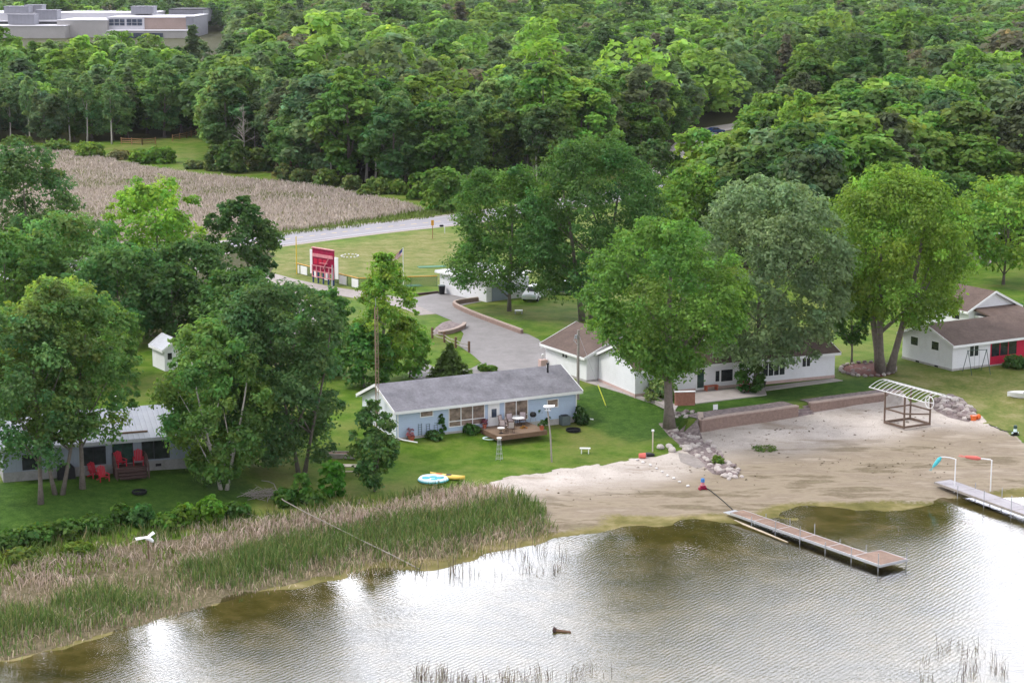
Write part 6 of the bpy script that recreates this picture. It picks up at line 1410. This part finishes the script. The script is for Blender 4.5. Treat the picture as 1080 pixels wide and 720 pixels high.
def fill(pl, dens, g):
    xs = [p[0] for p in pl]; ys = [p[1] for p in pl]; A = (max(xs) - min(xs)) * (max(ys) - min(ys)); n = int(A * dens)
    p = np.stack([g.uniform(min(xs), max(xs), n), g.uniform(min(ys), max(ys), n)], 1)
    jx = p[:, 0] + 1.2 * fnoise(p[:, 0], p[:, 1], 2.2, 31); jy = p[:, 1] + 1.2 * fnoise(p[:, 0], p[:, 1], 2.0, 32)
    return p[inpoly(jx, jy, pl)]
g = np.random.default_rng(5)
GRN = np.array([.105, .180, .045]); TAN = np.array([.42, .345, .25]); PNK = np.array([.50, .395, .345]); OLV = np.array([.22, .235, .085])
RB = poly([(-130, 600), (-40, 588), (20, 578), (90, 572), (150, 565), (240, 552), (310, 541), (370, 531), (430, 524), (480, 518), (515, 515), (545, 527), (568, 540), (584, 553), (590, 562), (560, 573), (500, 588), (440, 600), (390, 607), (330, 614), (290, 630), (250, 642), (180, 660), (120, 672), (60, 690), (0, 700), (-130, 715)])
p = fill(RB, 58, g); x, y = p[:, 0], p[:, 1]; d = shore_d(x, y)
f1 = fnoise(x, y, 5.5, 41) * .6 + fnoise(x, y, 2.0, 42) * .5 + fnoise(x, y, .8, 43) * .3
sx_ = (x - SHX[0]) ; right = sstep(-22, -6, x)
# bands parallel to the shore: tan fringe at the water, green belt, pinkish dry belt, mixed towards the lawn
grn = np.exp(-((d - (7.5 + 2 * right)) / 4.2) ** 2) * (.55 + .6 * right) + .55 * f1 + .12
drybelt = np.exp(-((d - (15.5 - 1.5 * right)) / 3.6) ** 2) * 1.0
isg = g.random(len(p)) < np.clip(grn - .65 * drybelt + .18 * (d > 19) + .22 * (x < -14), .10, .93)
pink = g.random(len(p)) < np.clip(drybelt + .2, 0, .9)
c = np.where(isg[:, None], np.where((g.random(len(p)) < .3)[:, None], OLV, GRN), np.where(pink[:, None], PNK, TAN)) * np.exp(g.normal(0, .22, len(p)))[:, None]
h = np.where(isg, .86, .58) * np.clip(.85 + .5 * f1, .4, 1.3) * (.65 + .6 * g.random(len(p))) * np.clip(.45 + d / 9, .4, 1.0) * np.where(d > 20, .62, 1)
keep = (d > -1.0) & (g.random(len(p)) < np.clip(.12 + d / 5.5 + .35 * f1, .03, 1)) & (g.random(len(p)) < np.clip(.82 + .9 * f1 - .35 * (x < -18) * sstep(9, 16, d), .10, 1))
keep &= ~((d > 20) & (g.random(len(p)) < .35))
k_ = keep & isg; blades('green_cattails', p[k_], h[k_], np.full(k_.sum(), .048) * (.7 + .6 * g.random(k_.sum())), c[k_], 'green cattail leaves standing in a belt along the lake edge', 1, .38, .6)
k_ = keep & ~isg; blades('dry_reeds', p[k_], h[k_], np.full(k_.sum(), .05) * (.7 + .7 * g.random(k_.sum())), c[k_], 'dry pinkish tan reeds mixed among the cattails', 2, .6, .8)
MB2 = poly([(-130, 152), (-40, 153), (60, 158), (120, 171), (205, 185), (330, 197), (420, 213), (446, 222), (400, 230), (340, 239), (285, 245), (200, 253), (60, 258), (-130, 246)])
p = fill(MB2, 13.0, g); n = len(p); f1 = fnoise(p[:, 0], p[:, 1], 14, 51) + .6 * fnoise(p[:, 0], p[:, 1], 5, 52)
gm = g.random(n) < np.clip(.12 + .6 * (f1 - .2), .06, .75)
c = np.where(gm[:, None], np.array([.17, .19, .075]), np.array([.43, .37, .335])) * np.exp(g.normal(0, .2, n))[:, None]
blades('marsh_reeds', p, (.4 + .45 * g.random(n)), .12 + .10 * g.random(n), c, 'pinkish dry reeds covering the marsh beside the road', 3, .5)
# low green plants on the flat behind the reeds, left
q = fill(poly([(-130, 596), (0, 584), (90, 578), (150, 572), (205, 578), (200, 600), (120, 606), (60, 610), (-130, 640)]), 16, g); f2 = fnoise(q[:, 0], q[:, 1], 3.0, 61); q = q[(f2 + g.normal(0, .3, len(q))) > .05]; n = len(q)
blades('marsh_grass', q, .3 + .4 * g.random(n), np.full(n, .10), np.array([.14, .21, .035]) * np.exp(g.normal(0, .22, n))[:, None], 'low bright green marsh plants between cabin lawn and reeds', 9, .8, cat='marsh grass')
# sparse reeds standing in the lake at the bottom edge
def sparse(pxs, n, seed, label, spread=9):
    g2 = np.random.default_rng(seed); q = []
    for (x0, x1, y0, y1, m_) in pxs:
        for _ in range(m_):
            P0 = P(g2.uniform(x0, x1), g2.uniform(y0, y1), 0); k = g2.integers(4, spread)
            for _ in range(k): q.append((P0.x + g2.normal(0, .22), P0.y + g2.normal(0, .22)))
    q = np.array(q); m_ = len(q); c = np.where((g2.random(m_) < .5)[:, None], np.array([.16, .12, .10]), np.array([.22, .19, .12])) * np.exp(g2.normal(0, .25, m_))[:, None]
    blades('water_reeds', q, .55 + .6 * g2.random(m_), np.full(m_, .035), c, label, seed, .4)
sparse([(430, 470, 706, 722, 10), (450, 560, 712, 735, 46), (540, 640, 704, 724, 14)], 0, 61, 'brown reed stems standing in the lake at the bottom centre'); sparse([(960, 1085, 690, 735, 30), (985, 1040, 680, 690, 7)], 0, 62, 'thin dark reed stems standing in the lake at the bottom right', 6)
sparse([(330, 590, 598, 606, 26), (440, 600, 570, 590, 20)], 0, 63, 'scattered reed stems at the water line in front of the cattails', 7)
# leaf litter and rough grass tufts at lawn edges
q = fill(poly([(-130, 590), (-40, 580), (60, 570), (240, 545), (400, 524), (500, 512), (480, 520), (300, 548), (100, 580), (-130, 612)]), 14, g); n = len(q)
c = np.where((g.random(n) < .7)[:, None], np.array([.085, .14, .03]), np.array([.22, .20, .09])) * np.exp(g.normal(0, .2, n))[:, None]
blades('rough_grass', q, .35 + .5 * g.random(n), np.full(n, .07), c, 'rough tall grass between the lawn and the reeds', 4, .5, cat='grass')
q = fill(poly([(285, 251), (445, 231), (485, 225), (485, 219), (446, 222), (400, 230), (340, 239), (285, 245)]), 6, g); n = len(q)
c = np.array([.12, .165, .04]) * np.exp(g.normal(0, .2, n))[:, None]; blades('verge_grass', q, .3 + .4 * g.random(n), np.full(n, .14), c, 'green grass verge between marsh and road', 6, .5, cat='grass')

# dead leaves blown over the upper beach
q = fill(poly([(560, 500), (640, 490), (720, 482), (745, 458), (845, 443), (930, 430), (1000, 440), (1040, 452), (1080, 475), (1080, 500), (900, 505), (780, 520), (600, 530)]), 1.5, g); f1 = fnoise(q[:, 0], q[:, 1], 2.6, 95); q = q[f1 + g.normal(0, .35, len(q)) > .25]; n = len(q)
nn = unit(np.array([0, 0, 1.0]) + g.normal(size=(n, 3)) * .25); Vv, Ff = cards(np.stack([q[:, 0], q[:, 1], tz(q[:, 0], q[:, 1]) + .03], 1), nn, .07 + .16 * g.random(n) ** 2, g, 1.6)
tag(add_obj('beach_litter', mesh_np('beach_litter', Vv, Ff, REED, np.repeat(np.array([.13, .095, .065]) * np.exp(g.normal(0, .35, n))[:, None], 4, 0))), 'dark dead leaves and twigs scattered over the upper beach sand', 'leaf litter', None, 'stuff')
